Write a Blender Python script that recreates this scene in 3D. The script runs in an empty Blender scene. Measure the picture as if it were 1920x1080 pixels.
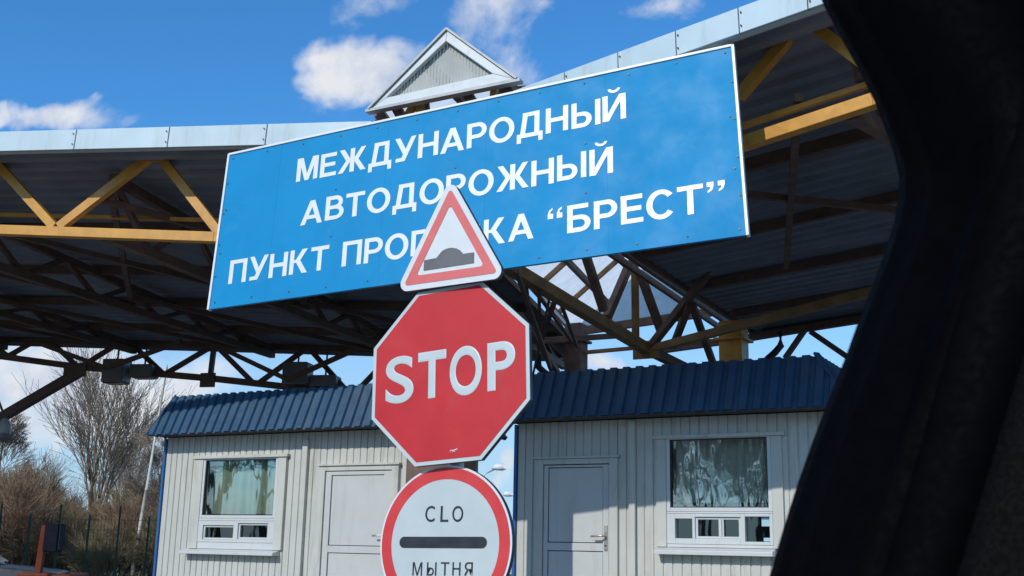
import bpy, bmesh, math, random
from mathutils import Vector, Matrix
import mathutils
random.seed(7)
sc = bpy.context.scene
COL = sc.collection

# ------------------------------------------------------------------ camera
FPX = 2100.0                                   # focal length in pixels of the 1920 px wide picture
PITCH = math.atan(490 / FPX); ROLL = math.radians(1.2)
CAM = Vector((0, 0, 1.25))
Fw = Vector((0, math.cos(PITCH), math.sin(PITCH)))
_r0 = Vector((1, 0, 0)); _u0 = Vector((0, -math.sin(PITCH), math.cos(PITCH)))
Up = math.cos(ROLL) * _u0 - math.sin(ROLL) * _r0
Rt = math.cos(ROLL) * _r0 + math.sin(ROLL) * _u0
cd = bpy.data.cameras.new('camera'); cam = bpy.data.objects.new('camera', cd); COL.objects.link(cam)
cd.sensor_width = 36; cd.lens = 36 * FPX / 1920; cd.clip_start = 0.02; cd.clip_end = 3000
cd.dof.use_dof = True; cd.dof.focus_distance = 9.0; cd.dof.aperture_fstop = 16.0
cam.matrix_world = Matrix(((Rt.x, Up.x, -Fw.x, CAM.x), (Rt.y, Up.y, -Fw.y, CAM.y), (Rt.z, Up.z, -Fw.z, CAM.z), (0, 0, 0, 1)))
sc.camera = cam

def ray(x, y): return Fw * FPX + Rt * (x - 960) + Up * (540 - y)
def at(x, y, Y):
    v = ray(x, y); return CAM + v * (Y / v.y)
def onp(x, y, P, n):
    v = ray(x, y); return CAM + v * ((P - CAM).dot(n) / v.dot(n))

# ------------------------------------------------------------------ light
SUN_AZ = math.radians(38); SUN_EL = math.radians(32.5)     # sun behind the camera, a little to its left
SD = Vector((-math.sin(SUN_AZ) * math.cos(SUN_EL), -math.cos(SUN_AZ) * math.cos(SUN_EL), math.sin(SUN_EL)))
sl = bpy.data.lights.new('sun', 'SUN'); sl.energy = 2.9; sl.angle = math.radians(0.5); sl.color = (1.0, 0.96, 0.90)
so = bpy.data.objects.new('sun', sl); COL.objects.link(so)
so.rotation_euler = SD.to_track_quat('Z', 'Y').to_euler()
sc.view_settings.view_transform = 'Standard'; sc.view_settings.look = 'None'
sc.view_settings.exposure = 0.0; sc.view_settings.gamma = 1.0
sc.view_settings.use_curve_mapping = False

w = bpy.data.worlds.new('World'); sc.world = w; w.use_nodes = True
nt = w.node_tree; nt.nodes.clear()
class NG:
    """tiny node-graph helper"""
    def __init__(s, tree): s.t = tree
    def n(s, typ, **kw):
        nd = s.t.nodes.new(typ)
        for k, v in kw.items(): setattr(nd, k, v)
        return nd
    def put(s, sock, v):
        if isinstance(v, bpy.types.NodeSocket): s.t.links.new(v, sock)
        elif v is not None: sock.default_value = v
    def m(s, op, a, b=None, c=None):
        nd = s.n('ShaderNodeMath', operation=op); s.put(nd.inputs[0], a)
        if b is not None: s.put(nd.inputs[1], b)
        if c is not None: s.put(nd.inputs[2], c)
        return nd.outputs[0]
    def mix(s, f, a, b, mode='MIX'):
        nd = s.n('ShaderNodeMix', data_type='RGBA', blend_type=mode)
        s.put(nd.inputs[0], f); s.put(nd.inputs[6], a); s.put(nd.inputs[7], b)
        return nd.outputs[2]
    def mr(s, v, a, b, c=0.0, d=1.0):
        nd = s.n('ShaderNodeMapRange', interpolation_type='SMOOTHSTEP'); s.put(nd.inputs[0], v)
        nd.inputs[1].default_value = a; nd.inputs[2].default_value = b; nd.inputs[3].default_value = c; nd.inputs[4].default_value = d
        return nd.outputs[0]
    def noise(s, vec, scale, detail=4, rough=0.55, dist=0.0):
        nd = s.n('ShaderNodeTexNoise'); s.put(nd.inputs['Vector'], vec)
        nd.inputs['Scale'].default_value = scale; nd.inputs['Detail'].default_value = detail
        nd.inputs['Roughness'].default_value = rough; nd.inputs['Distortion'].default_value = dist
        return nd.outputs[0]
g = NG(nt)
sky = g.n('ShaderNodeTexSky', sky_type='NISHITA', sun_disc=False)
sky.sun_elevation = SUN_EL; sky.sun_rotation = math.atan2(SD.x, SD.y)
sky.altitude = 0; sky.air_density = 1.0; sky.dust_density = 0.4; sky.ozone_density = 2.5
skyc = g.mix(1.0, sky.outputs[0], (0.58, 1.46, 2.10, 1), 'MULTIPLY')
tc = g.n('ShaderNodeTexCoord'); sep = g.n('ShaderNodeSeparateXYZ'); nt.links.new(tc.outputs['Generated'], sep.inputs[0])
ay = g.m('MAXIMUM', g.m('ABSOLUTE', sep.outputs[1]), 0.08)
cu = g.m('DIVIDE', sep.outputs[0], ay); cv = g.m('DIVIDE', sep.outputs[2], ay)
cmb = g.n('ShaderNodeCombineXYZ'); nt.links.new(cu, cmb.inputs[0]); nt.links.new(cv, cmb.inputs[1]); nt.links.new(sep.outputs[1], cmb.inputs[2])
# cumulus: where each cloud floats (bearing, height) and how far it spreads, as slopes of the view direction
CLOUDS = [(625, 122, 85, 72, 1.0), (700, 132, 95, 55, .95), (770, 105, 95, 42, 0.72), (950, 60, 105, 95, 0.74), (1010, 40, 60, 70, .6), (690, 8, 130, 32, 0.62), (90, 212, 150, 36, 0.85), (980, 130, 60, 55, .55),
          (1255, 5, 90, 42, 0.62), (170, 740, 280, 130, 1.25), (20, 800, 120, 60, .9), (330, 690, 140, 40, 0.85), (1125, 690, 60, 26, 0.9), (1300, 690, 90, 20, 0.3),
          (935, 900, 40, 38, 0.8), (20, 690, 100, 50, .6), (600, 760, 90, 60, .7), (1560, 700, 60, 50, .6)]
w1 = g.noise(cmb.outputs[0], 7.0, 4, 0.6); w2 = g.noise(cmb.outputs[0], 8.3, 4, 0.6, 0.3)
cuw = g.m('ADD', cu, g.m('MULTIPLY', g.m('SUBTRACT', w1, 0.5), 0.16)); cvw = g.m('ADD', cv, g.m('MULTIPLY', g.m('SUBTRACT', w2, 0.5), 0.11))
cov = None
for (px, py, rx, ry, amp) in CLOUDS:
    v = ray(px, py); u0 = v.x / v.y; v0 = v.z / v.y
    v2 = ray(px + rx, py); v3 = ray(px, py - ry)
    a = abs(v2.x / v2.y - u0); b = abs(v3.z / v3.y - v0)
    dx = g.m('DIVIDE', g.m('SUBTRACT', cuw, u0), a); dy = g.m('DIVIDE', g.m('SUBTRACT', cvw, v0), b)
    d2 = g.m('ADD', g.m('MULTIPLY', dx, dx), g.m('MULTIPLY', dy, dy))
    c = g.m('MULTIPLY', g.m('MAXIMUM', g.m('SUBTRACT', 1.15, g.m('MULTIPLY', d2, 0.75)), 0.0), amp)
    cov = c if cov is None else g.m('MAXIMUM', cov, c)
n1 = g.noise(cmb.outputs[0], 9.0, 8, 0.60, 0.5); n2 = g.noise(cmb.outputs[0], 30.0, 5, 0.6)
back = g.m('MULTIPLY', g.m('LESS_THAN', sep.outputs[1], 0.0), 0.55)
dens = g.m('ADD', g.m('MAXIMUM', cov, back), g.m('ADD', g.m('MULTIPLY', g.m('SUBTRACT', n1, 0.5), 2.1), g.m('MULTIPLY', g.m('SUBTRACT', n2, 0.5), 0.55)))
alpha = g.mr(dens, 0.30, 1.25)
n3 = g.noise(cmb.outputs[0], 14.0, 5, 0.6)
ccol = g.mix(g.mr(n3, 0.32, 0.6), (6.6, 7.2, 8.6, 1), (9.2, 9.4, 9.7, 1))
milk = g.mr(cv, 0.40, 0.02, 0.0, 0.80)                       # paler air toward the horizon
skyh = g.mix(milk, skyc, (5.4, 7.1, 8.9, 1))
fin = g.mix(g.m('MULTIPLY', alpha, 0.95), skyh, ccol)
bg = g.n('ShaderNodeBackground'); nt.links.new(fin, bg.inputs[0]); bg.inputs[1].default_value = 0.09
out = g.n('ShaderNodeOutputWorld'); nt.links.new(bg.outputs[0], out.inputs[0])

# ------------------------------------------------------------------ materials
def mat(name, col, rough=0.6, metal=0.0, var=0.12, scale=6.0, dirt=None, dirt_amt=0.0, dirt_scale=2.5, bump=0.0, bscale=80, spec=0.5, coat=0.0, runs=False):
    m = bpy.data.materials.new(name); m.use_nodes = True; t = m.node_tree; t.nodes.clear(); q = NG(t)
    p = q.n('ShaderNodeBsdfPrincipled'); o = q.n('ShaderNodeOutputMaterial'); t.links.new(p.outputs[0], o.inputs[0])
    tcn = q.n('ShaderNodeTexCoord').outputs['Object']
    base = (*col, 1)
    lo = tuple(max(0, c * (1 - var)) for c in col) + (1,); hi = tuple(min(1, c * (1 + var)) for c in col) + (1,)
    f = q.mr(q.noise(tcn, scale, 6, 0.6), 0.3, 0.7)
    c = q.mix(f, lo, hi)
    if dirt:
        dv = tcn
        if runs:                                   # dirt that has run down with the rain
            mp = q.n('ShaderNodeMapping'); t.links.new(tcn, mp.inputs[0]); mp.inputs['Scale'].default_value = (4.0, 4.0, 0.45); dv = mp.outputs[0]
        d = q.mr(q.noise(dv, dirt_scale, 8, 0.68, 0.6), 0.50, 0.72, 0, dirt_amt)
        c = q.mix(d, c, (*dirt, 1))
    t.links.new(c, p.inputs['Base Color'])
    rr = q.mr(q.noise(tcn, scale * 2.3, 4), 0.3, 0.7, max(0.02, rough - 0.08), min(1, rough + 0.08)); t.links.new(rr, p.inputs['Roughness'])
    p.inputs['Metallic'].default_value = metal; p.inputs['Specular IOR Level'].default_value = spec
    if coat: p.inputs['Coat Weight'].default_value = coat
    if bump:
        b = q.n('ShaderNodeBump'); b.inputs['Strength'].default_value = bump; b.inputs['Distance'].default_value = 0.01
        t.links.new(q.noise(tcn, bscale, 4), b.inputs['Height']); t.links.new(b.outputs[0], p.inputs['Normal'])
    return m

def glass_mat(name, refl, tint, wave=0.03):
    m = bpy.data.materials.new(name); m.use_nodes = True; t = m.node_tree; t.nodes.clear(); q = NG(t)
    o = q.n('ShaderNodeOutputMaterial'); mx = q.n('ShaderNodeMixShader'); tr = q.n('ShaderNodeBsdfTransparent'); gl = q.n('ShaderNodeBsdfGlossy')
    tr.inputs[0].default_value = (*tint, 1); gl.inputs[0].default_value = (0.92, 0.96, 0.95, 1); gl.inputs['Roughness'].default_value = 0.015
    b = q.n('ShaderNodeBump'); b.inputs['Strength'].default_value = wave; b.inputs['Distance'].default_value = 0.05
    tcn = q.n('ShaderNodeTexCoord').outputs['Object']
    mp = q.n('ShaderNodeMapping'); t.links.new(tcn, mp.inputs[0]); mp.inputs['Scale'].default_value = (4.5, 4.5, 1.6)
    t.links.new(q.noise(mp.outputs[0], 1.0, 2), b.inputs['Height']); t.links.new(b.outputs[0], gl.inputs['Normal'])
    mx.inputs[0].default_value = refl
    t.links.new(tr.outputs[0], mx.inputs[1]); t.links.new(gl.outputs[0], mx.inputs[2]); t.links.new(mx.outputs[0], o.inputs[0])
    return m

def trans_mat(name, col, tf=0.6):
    m = bpy.data.materials.new(name); m.use_nodes = True; t = m.node_tree; t.nodes.clear(); q = NG(t)
    o = q.n('ShaderNodeOutputMaterial'); mx = q.n('ShaderNodeMixShader'); tr = q.n('ShaderNodeBsdfTranslucent'); df = q.n('ShaderNodeBsdfDiffuse')
    tcn = q.n('ShaderNodeTexCoord').outputs['Object']
    c = q.mix(q.mr(q.noise(tcn, 4.0, 6, 0.65), 0.3, 0.7), tuple(x * 0.86 for x in col) + (1,), (*col, 1))
    t.links.new(c, tr.inputs[0]); t.links.new(c, df.inputs[0]); mx.inputs[0].default_value = tf
    t.links.new(df.outputs[0], mx.inputs[1]); t.links.new(tr.outputs[0], mx.inputs[2]); t.links.new(mx.outputs[0], o.inputs[0])
    return m

M = dict(
    asphalt=mat('worn_pale_asphalt', (0.14, 0.137, 0.13), 0.9, var=0.25, scale=3, bump=0.3, bscale=120),
    concrete=mat('concrete', (0.33, 0.32, 0.30), 0.9, var=0.12, scale=4, bump=0.2),
    grass=mat('dry_grass', (0.10, 0.10, 0.045), 0.95, var=0.4, scale=1.5),
    siding=mat('siding_paint', (0.53, 0.53, 0.48), 0.55, var=0.05, scale=3, dirt=(0.30, 0.28, 0.23), dirt_amt=0.60, dirt_scale=2.2, runs=True, bump=0.05, bscale=40),
    pvc=mat('white_pvc', (0.58, 0.60, 0.60), 0.38, var=0.03, scale=4, dirt=(0.45, 0.44, 0.40), dirt_amt=0.30, dirt_scale=4),
    door=mat('door_paint', (0.53, 0.54, 0.52), 0.42, var=0.03, scale=3, dirt=(0.36, 0.35, 0.32), dirt_amt=0.40, dirt_scale=2, runs=True),
    gap=mat('dark_gap', (0.035, 0.035, 0.035), 0.9),
    blue_roof=mat('blue_roof_paint', (0.024, 0.078, 0.155), 0.45, var=0.12, scale=5, dirt=(0.09, 0.11, 0.13), dirt_amt=0.45, dirt_scale=2.5),
    blue_trim=mat('blue_trim_paint', (0.025, 0.12, 0.34), 0.4, var=0.08),
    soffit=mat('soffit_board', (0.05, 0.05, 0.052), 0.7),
    interior=mat('booth_interior', (0.06, 0.06, 0.06), 0.9),
    curtain=mat('curtain_cloth', (0.50, 0.54, 0.47), 0.95, var=0.10, scale=7),
    paper=mat('pale_blue_paper', (0.35, 0.55, 0.62), 0.8, var=0.05),
    steel=mat('galvanised_steel', (0.42, 0.43, 0.44), 0.42, metal=0.7, var=0.15, scale=12),
    dsteel=mat('dark_flange_steel', (0.07, 0.075, 0.08), 0.5, metal=0.4),
    handle=mat('brushed_handle', (0.50, 0.46, 0.40), 0.35, metal=0.8),
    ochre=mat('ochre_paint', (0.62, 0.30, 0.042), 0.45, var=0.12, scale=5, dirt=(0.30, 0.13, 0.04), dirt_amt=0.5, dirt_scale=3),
    shadowed=mat('shadowed_ochre_paint', (0.30, 0.165, 0.06), 0.6, var=0.25, scale=5, dirt=(0.14, 0.075, 0.05), dirt_amt=0.7, dirt_scale=3),  # shaded copy of the ochre; the darkening under the canopy is in the colour
    brown=mat('shadow_brown_paint', (0.155, 0.088, 0.064), 0.65, var=0.2, scale=5, dirt=(0.08, 0.05, 0.04), dirt_amt=0.5, dirt_scale=3),  # brown of the columns; on the trusses it darkens ochre to stand for shade
    deck=mat('blue_grey_decking', (0.20, 0.225, 0.27), 0.6, var=0.15, scale=2.0),
    fascia=mat('pale_fascia_metal', (0.50, 0.62, 0.66), 0.5, metal=0.0, var=0.06, scale=1.6, dirt=(0.36, 0.42, 0.42), dirt_amt=0.50, dirt_scale=2, runs=True),
    gboard=mat('gable_board_paint', (0.62, 0.66, 0.66), 0.5, var=0.05, scale=4, dirt=(0.40, 0.40, 0.36), dirt_amt=0.4, dirt_scale=5),
    infill=mat('ribbed_grey_sheet', (0.37, 0.385, 0.355), 0.6, var=0.08, scale=2, dirt=(0.46, 0.42, 0.32), dirt_amt=0.4, dirt_scale=3),
    poly=trans_mat('translucent_sheet', (0.95, 0.96, 0.94), 0.80),
    sblue=mat('sign_blue_film', (0.004, 0.245, 0.51), 0.50, var=0.05, scale=1.6, spec=0.12, dirt=(0.035, 0.30, 0.54), dirt_amt=0.28, dirt_scale=1.1, runs=True, bump=0.03, bscale=30),
    swhite=mat('sign_white_film', (0.70, 0.73, 0.73), 0.4, var=0.03, scale=5, dirt=(0.58, 0.59, 0.56), dirt_amt=0.3, dirt_scale=5),
    sgrey=mat('sign_grey_white_film', (0.50, 0.56, 0.56), 0.4, var=0.04, scale=4, dirt=(0.48, 0.52, 0.48), dirt_amt=0.4, dirt_scale=3),
    sred=mat('sign_red_film', (0.52, 0.030, 0.036), 0.45, var=0.07, scale=3, spec=0.2, dirt=(0.46, 0.06, 0.06), dirt_amt=0.5, dirt_scale=5),
    sring=mat('sign_red_ring_film', (0.62, 0.045, 0.046), 0.38, var=0.05, scale=4),
    sfade=mat('faded_red_film', (0.70, 0.155, 0.145), 0.42, var=0.05, scale=5),
    sdark=mat('sign_black_film', (0.022, 0.026, 0.034), 0.4),
    sbump=mat('grey_symbol_film', (0.13, 0.13, 0.135), 0.5),
    lampgrey=mat('lamp_housing', (0.19, 0.19, 0.185), 0.5, var=0.1),
    lamplight=mat('lamp_side_panel', (0.42, 0.43, 0.42), 0.45),
    black=mat('black_pipe', (0.02, 0.02, 0.022), 0.5),
    bark=mat('grey_bark', (0.225, 0.175, 0.125), 0.9, var=0.25, scale=3),
    twig=mat('brown_twig', (0.27, 0.17, 0.10), 0.9, var=0.35, scale=0.6),
    twig2=mat('olive_twig', (0.24, 0.185, 0.095), 0.9, var=0.35, scale=0.6),
    fgreen=mat('fence_green', (0.03, 0.07, 0.05), 0.6),
    fwire=mat('fence_wire', (0.05, 0.08, 0.06), 0.6),
    polew=mat('pole_white_paint', (0.58, 0.55, 0.49), 0.5, var=0.15, scale=3),
    orange=mat('orange_paint', (0.15, 0.034, 0.016), 0.6, spec=0.15, var=0.2, dirt=(0.12, 0.06, 0.04), dirt_amt=0.7),
    silver=mat('silver_car_paint', (0.13, 0.14, 0.15), 0.4, metal=0.5, coat=0.5),
    dglass=mat('dark_glass', (0.02, 0.025, 0.03), 0.06),
    rubber=mat('black_rubber', (0.006, 0.006, 0.007), 0.45, spec=0.3),
    pillar=mat('black_pillar_trim', (0.0010, 0.0010, 0.0013), 0.7, var=0.3, scale=60, spec=0.03),  # cabin shade is put into this near-black colour
    fabric=mat('dark_door_fabric', (0.0055, 0.0054, 0.0052), 0.95, var=0.4, scale=300, spec=0.03),  # fabric colour darkened too, in place of the car roof's shade
    lwhite=mat('lamp_head_white', (0.75, 0.76, 0.75), 0.4),
    render=mat('pale_render', (0.45, 0.44, 0.40), 0.9),
    tyre=mat('tyre_rubber', (0.02, 0.02, 0.02), 0.8),
    glassl=glass_mat('left_booth_glass', 0.30, (0.70, 0.76, 0.68), 0.012),
    glassr=glass_mat('right_booth_glass', 0.36, (0.92, 0.96, 0.92), 0.07),
    glassd=glass_mat('hatch_glass', 0.12, (0.8, 0.85, 0.85), 0.02),
)

# ------------------------------------------------------------------ mesh helpers
class MB:
    def __init__(s): s.v = []; s.f = []; s.mi = []; s.cur = 0
    def add(s, vs, fs):
        o = len(s.v); s.v += [tuple(x) for x in vs]; s.f += [[i + o for i in f] for f in fs]; s.mi += [s.cur] * len(fs)
    def box(s, lo, hi):
        (a, b, c), (d, e, f) = lo, hi
        s.add([(a, b, c), (d, b, c), (d, e, c), (a, e, c), (a, b, f), (d, b, f), (d, e, f), (a, e, f)],
              [(0, 3, 2, 1), (4, 5, 6, 7), (0, 1, 5, 4), (1, 2, 6, 5), (2, 3, 7, 6), (3, 0, 4, 7)])
    def beam(s, p, q, w, h, up=(0, 0, 1)):
        p = Vector(p); q = Vector(q); d = (q - p).normalized(); up = Vector(up)
        sx = d.cross(up)
        if sx.length < 1e-4: sx = d.cross(Vector((1, 0, 0)))
        sx.normalize(); uy = sx.cross(d); sx *= w / 2; uy *= h / 2
        s.add([p - sx - uy, p + sx - uy, p + sx + uy, p - sx + uy, q - sx - uy, q + sx - uy, q + sx + uy, q - sx + uy],
              [(0, 1, 2, 3), (7, 6, 5, 4), (0, 4, 5, 1), (1, 5, 6, 2), (2, 6, 7, 3), (3, 7, 4, 0)])
    def tube(s, pts, r, n=8, cap=True):
        pts = [Vector(p) for p in pts]; rs = r if isinstance(r, (list, tuple)) else [r] * len(pts)
        o = len(s.v)
        for i, p in enumerate(pts):
            d = (pts[min(i + 1, len(pts) - 1)] - pts[max(i - 1, 0)]).normalized()
            a = d.cross(Vector((0, 0, 1)))
            if a.length < 1e-3: a = d.cross(Vector((0, 1, 0)))
            a.normalize(); b = d.cross(a)
            for k in range(n):
                t = 2 * math.pi * k / n; s.v.append(tuple(p + (a * math.cos(t) + b * math.sin(t)) * rs[i]))
        for i in range(len(pts) - 1):
            for k in range(n):
                s.f.append([o + i * n + k, o + i * n + (k + 1) % n, o + (i + 1) * n + (k + 1) % n, o + (i + 1) * n + k]); s.mi.append(s.cur)
        if cap:
            s.f.append([o + k for k in range(n)]); s.mi.append(s.cur); s.f.append([o + (len(pts) - 1) * n + k for k in reversed(range(n))]); s.mi.append(s.cur)
    def prism(s, poly, z0, z1, ax=None):
        """closed outline (list of 2-D points, counter-clockwise) between z0 and z1; ax = (origin, X, Y, N)"""
        n = len(poly); o, X, Y, N = ax if ax else (Vector(), Vector((1, 0, 0)), Vector((0, 1, 0)), Vector((0, 0, 1)))
        vs = [o + X * a + Y * b + N * z0 for a, b in poly] + [o + X * a + Y * b + N * z1 for a, b in poly]
        s.add(vs, [list(reversed(range(n))), list(range(n, 2 * n))] + [(i, (i + 1) % n, n + (i + 1) % n, n + i) for i in range(n)])
    def build(s, name, m, parent=None, smooth=False, bevel=0.0):
        me = bpy.data.meshes.new(name); me.from_pydata(s.v, [], s.f); me.update()
        for mm in (m if isinstance(m, (list, tuple)) else [m]): me.materials.append(mm)
        if any(s.mi): me.polygons.foreach_set('material_index', s.mi)
        if smooth: me.polygons.foreach_set('use_smooth', [True] * len(me.polygons))
        ob = bpy.data.objects.new(name, me); COL.objects.link(ob)
        if parent: ob.parent = parent
        if bevel:
            b = ob.modifiers.new('bevel', 'BEVEL'); b.width = bevel; b.segments = 2; b.limit_method = 'ANGLE'
        return ob
def empty(name, loc=(0, 0, 0), rz=0.0, rot=None):
    o = bpy.data.objects.new(name, None); COL.objects.link(o); o.location = loc; o.rotation_euler = (0, 0, rz); o.empty_display_size = 0.2
    if rot is not None: o.rotation_euler = rot.to_euler()
    return o
def tag(o, label=None, cat=None, group=None, kind=None):
    if label: o['label'] = label
    if cat: o['category'] = cat
    if group: o['group'] = group
    if kind: o['kind'] = kind
    return o

def text_geo(body, bold=0.0, track=1.0):
    """letter outlines as (verts2d, faces), scaled so that the cap height is 1; from Blender's built-in face"""
    cu = bpy.data.curves.new('lettering', 'FONT'); cu.body = body; cu.size = 1.0; cu.bevel_depth = bold; cu.bevel_resolution = 0; cu.space_character = track; cu.resolution_u = 12
    ob = bpy.data.objects.new('lettering', cu); COL.objects.link(ob)
    dg = bpy.context.evaluated_depsgraph_get(); dg.update()
    me = bpy.data.meshes.new_from_object(ob.evaluated_get(dg))
    zm = max(abs(v.co.z) for v in me.vertices) or 1.0
    vs = [(v.co.x, v.co.y, v.co.z / zm) for v in me.vertices]; fs = [list(p.vertices) for p in me.polygons]
    bpy.data.objects.remove(ob); bpy.data.curves.remove(cu); bpy.data.meshes.remove(me)
    return vs, fs
_cap = {}
def put_text(mb, body, x0, x1, y0, cap, z, bold=0.0, track=1.0, shear=0.0, fity=None):
    """words from x0 to x1 on the baseline y0 with the given cap height, raised to z (local to the sign face)"""
    vs, fs = text_geo(body, bold, track)
    if bold not in _cap:
        h = text_geo('Н', bold)[0]; _cap[bold] = (min(p[1] for p in h), max(p[1] for p in h))
    lo, hi = _cap[bold]
    if fity: lo, hi = min(p[1] for p in vs), max(p[1] for p in vs)
    a = min(p[0] for p in vs); b = max(p[0] for p in vs)
    pts = []
    for x, y, zz in vs:
        X = x0 + (x - a) / (b - a) * (x1 - x0); Y = y0 + (y - lo) / (hi - lo) * cap + (X - x0) * shear
        pts.append((X, Y, z + .001 * zz))
    mb.add(pts, fs)

def _arc(cx, cy, rx, ry, a0, a1, wx, wy, n=20):
    out = []
    for i in range(n):
        t0 = math.radians(a0 + (a1 - a0) * i / n); t1 = math.radians(a0 + (a1 - a0) * (i + 1) / n)
        out.append([(cx + rx * math.cos(t0), cy + ry * math.sin(t0)), (cx + rx * math.cos(t1), cy + ry * math.sin(t1)),
                    (cx + (rx - wx) * math.cos(t1), cy + (ry - wy) * math.sin(t1)), (cx + (rx - wx) * math.cos(t0), cy + (ry - wy) * math.sin(t0))])
    return out
def _r(a, b, c, d): return [(a, b), (c, b), (c, d), (a, d)]
def _mir(p, w_): return [(w_ - x, y) for x, y in reversed(p)]
_cm = [(0, 1), (.18, 1), (.18, .84), (.13, .70), (.02, .63), (.02, .70), (.09, .76), (.09, .83), (0, .83)]
_stem = _r(0, 0, .2, 1)
BOLD = {   # block capitals as the strokes they were cut from: (list of groups; one group = shapes that do not overlap), advance
 'Н': ([[_stem, _r(.67, 0, .87, 1), _r(.2, .42, .67, .585)]], .87), 'П': ([[_stem, _r(.67, 0, .87, 1), _r(.2, .835, .67, 1)]], .87),
 'Т': ([[_r(0, .835, .84, 1), _r(.32, 0, .52, .835)]], .84), 'Е': ([[_stem, _r(.2, .835, .73, 1), _r(.2, .43, .69, .595), _r(.2, 0, .75, .165)]], .75),
 'М': ([[_stem, _r(.8, 0, 1, 1)], [[(.06, 1), (.41, 0), (.59, 0), (.28, 1)]], [[(.72, 1), (.41, 0), (.59, 0), (.94, 1)]]], 1.0),
 'А': ([[[(0, 0), (.215, 0), (.61, 1), (.39, 1)]], [[(.785, 0), (1, 0), (.61, 1), (.39, 1)]], [_r(.22, .22, .78, .38)]], 1.0),
 'У': ([[[(.24, 0), (.46, 0), (.92, 1), (.71, 1)]], [[(0, 1), (.42, .22), (.54, .40), (.22, 1)]], [[(.06, 0), (.40, 0), (.46, .155), (.08, .155)]]], .92),
 'Д': ([[_r(0, -.2, .17, 0), _r(.85, -.2, 1.02, 0), _r(0, 0, 1.02, .165), _r(.69, .165, .89, .835), _r(.22, .835, .89, 1), [(.13, .165), (.33, .165), (.42, .835), (.22, .835)]]], 1.02),
 'Ж': ([[_r(.535, 0, .735, 1)], [[(0, 0), (.235, 0), (.58, .5), (.40, .57)]], [[(.03, 1), (.40, .43), (.58, .52), (.25, 1)]], [_mir([(0, 0), (.235, 0), (.58, .5), (.40, .57)], 1.27)], [_mir([(.03, 1), (.40, .43), (.58, .52), (.25, 1)], 1.27)]], 1.27),
 'К': ([[_stem], [[(.18, .46), (.44, .46), (.82, 1), (.57, 1), (.28, .58), (.18, .58)]], [[(.62, 0), (.87, 0), (.46, .60), (.30, .48)]]], .87),
 'Р': ([[_stem, _r(.2, .835, .45, 1), _r(.2, .36, .45, .52)] + _arc(.45, .68, .36, .32, -90, 90, .2, .163)], .81),
 'В': ([[_stem, _r(.2, .835, .43, 1), _r(.2, 0, .47, .165)] + _arc(.43, .72, .34, .28, -90, 90, .19, .165), [_r(.19, .44, .47, .594)] + _arc(.47, .297, .37, .297, -90, 90, .2, .16)], .84),
 'Б': ([[_stem, _r(.2, .835, .74, 1), _r(.2, .45, .45, .61), _r(.2, 0, .45, .165)] + _arc(.45, .305, .37, .305, -90, 90, .2, .163)], .82),
 'О': ([_arc(.51, .5, .51, .52, 0, 360, .21, .167, 44)], 1.02), 'С': ([_arc(.49, .5, .49, .52, 38, 322, .21, .167, 36)], .93),
 'Ы': ([[_stem, _r(.2, .46, .43, .61), _r(.2, 0, .43, .165), _r(.90, 0, 1.10, 1)] + _arc(.43, .305, .34, .305, -90, 90, .2, .16)], 1.10),
 'Й': ([[_stem, _r(.67, 0, .87, 1)], [[(.03, 0), (.24, 0), (.84, 1), (.63, 1)]], _arc(.435, 1.25, .23, .17, 180, 360, .11, .10)], .87),
 '”': ([[_cm, [(x + .29, y) for x, y in _cm]]], .47), '“': ([[[(.18 - x, 1.63 - y) for x, y in _cm], [(.47 - x, 1.63 - y) for x, y in _cm]]], .47)}
_rl = random.Random(12)
def put_bold(mb, body, x0, x1, y0, cap, z, shear):
    """a word in block capitals filling x0..x1; each letter sits a hair unevenly, as hand-applied film does"""
    adv = sum(BOLD[c][1] for c in body) + .105 * (len(body) - 1); k = (x1 - x0) / adv; pos = 0.0
    for c in body:
        groups, wd = BOLD[c]; jx, jy = _rl.uniform(-.004, .004), _rl.uniform(-.004, .004)
        for gi, gr in enumerate(groups):
            for poly in gr:
                pts = [(x0 + (pos + x) * k + jx, y0 + y * cap + jy + ((pos + x) * k) * shear, z + .0003 * gi) for x, y in poly]
                mb.add(pts, [list(range(len(pts)))])
        pos += wd + .105

def rounded(corners, r, n=6):
    out = []
    k = len(corners)
    for i in range(k):
        p = Vector(corners[i]); a = (Vector(corners[i - 1]) - p).normalized(); b = (Vector(corners[(i + 1) % k]) - p).normalized()
        ang = a.angle(b); t = r / math.tan(ang / 2); c = p + (a + b).normalized() * (r / math.sin(ang / 2))
        s0 = p + a * t; s1 = p + b * t
        a0 = math.atan2(*(s0 - c).yx); a1 = math.atan2(*(s1 - c).yx)
        while a1 < a0: a1 += 2 * math.pi
        if a1 - a0 > math.pi: a1 -= 2 * math.pi
        out += [tuple(c + Vector((math.cos(a0 + (a1 - a0) * j / n), math.sin(a0 + (a1 - a0) * j / n))) * r) for j in range(n + 1)]
    return out
def circle(r, n=64, cx=0, cy=0): return [(cx + r * math.cos(2 * math.pi * i / n), cy + r * math.sin(2 * math.pi * i / n)) for i in range(n)]
def ngon(r, k): # octagon by half-width r
    R = r / math.cos(math.pi / k); return [(R * math.cos(math.pi / k + 2 * math.pi * i / k), R * math.sin(math.pi / k + 2 * math.pi * i / k)) for i in range(k)]

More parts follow.
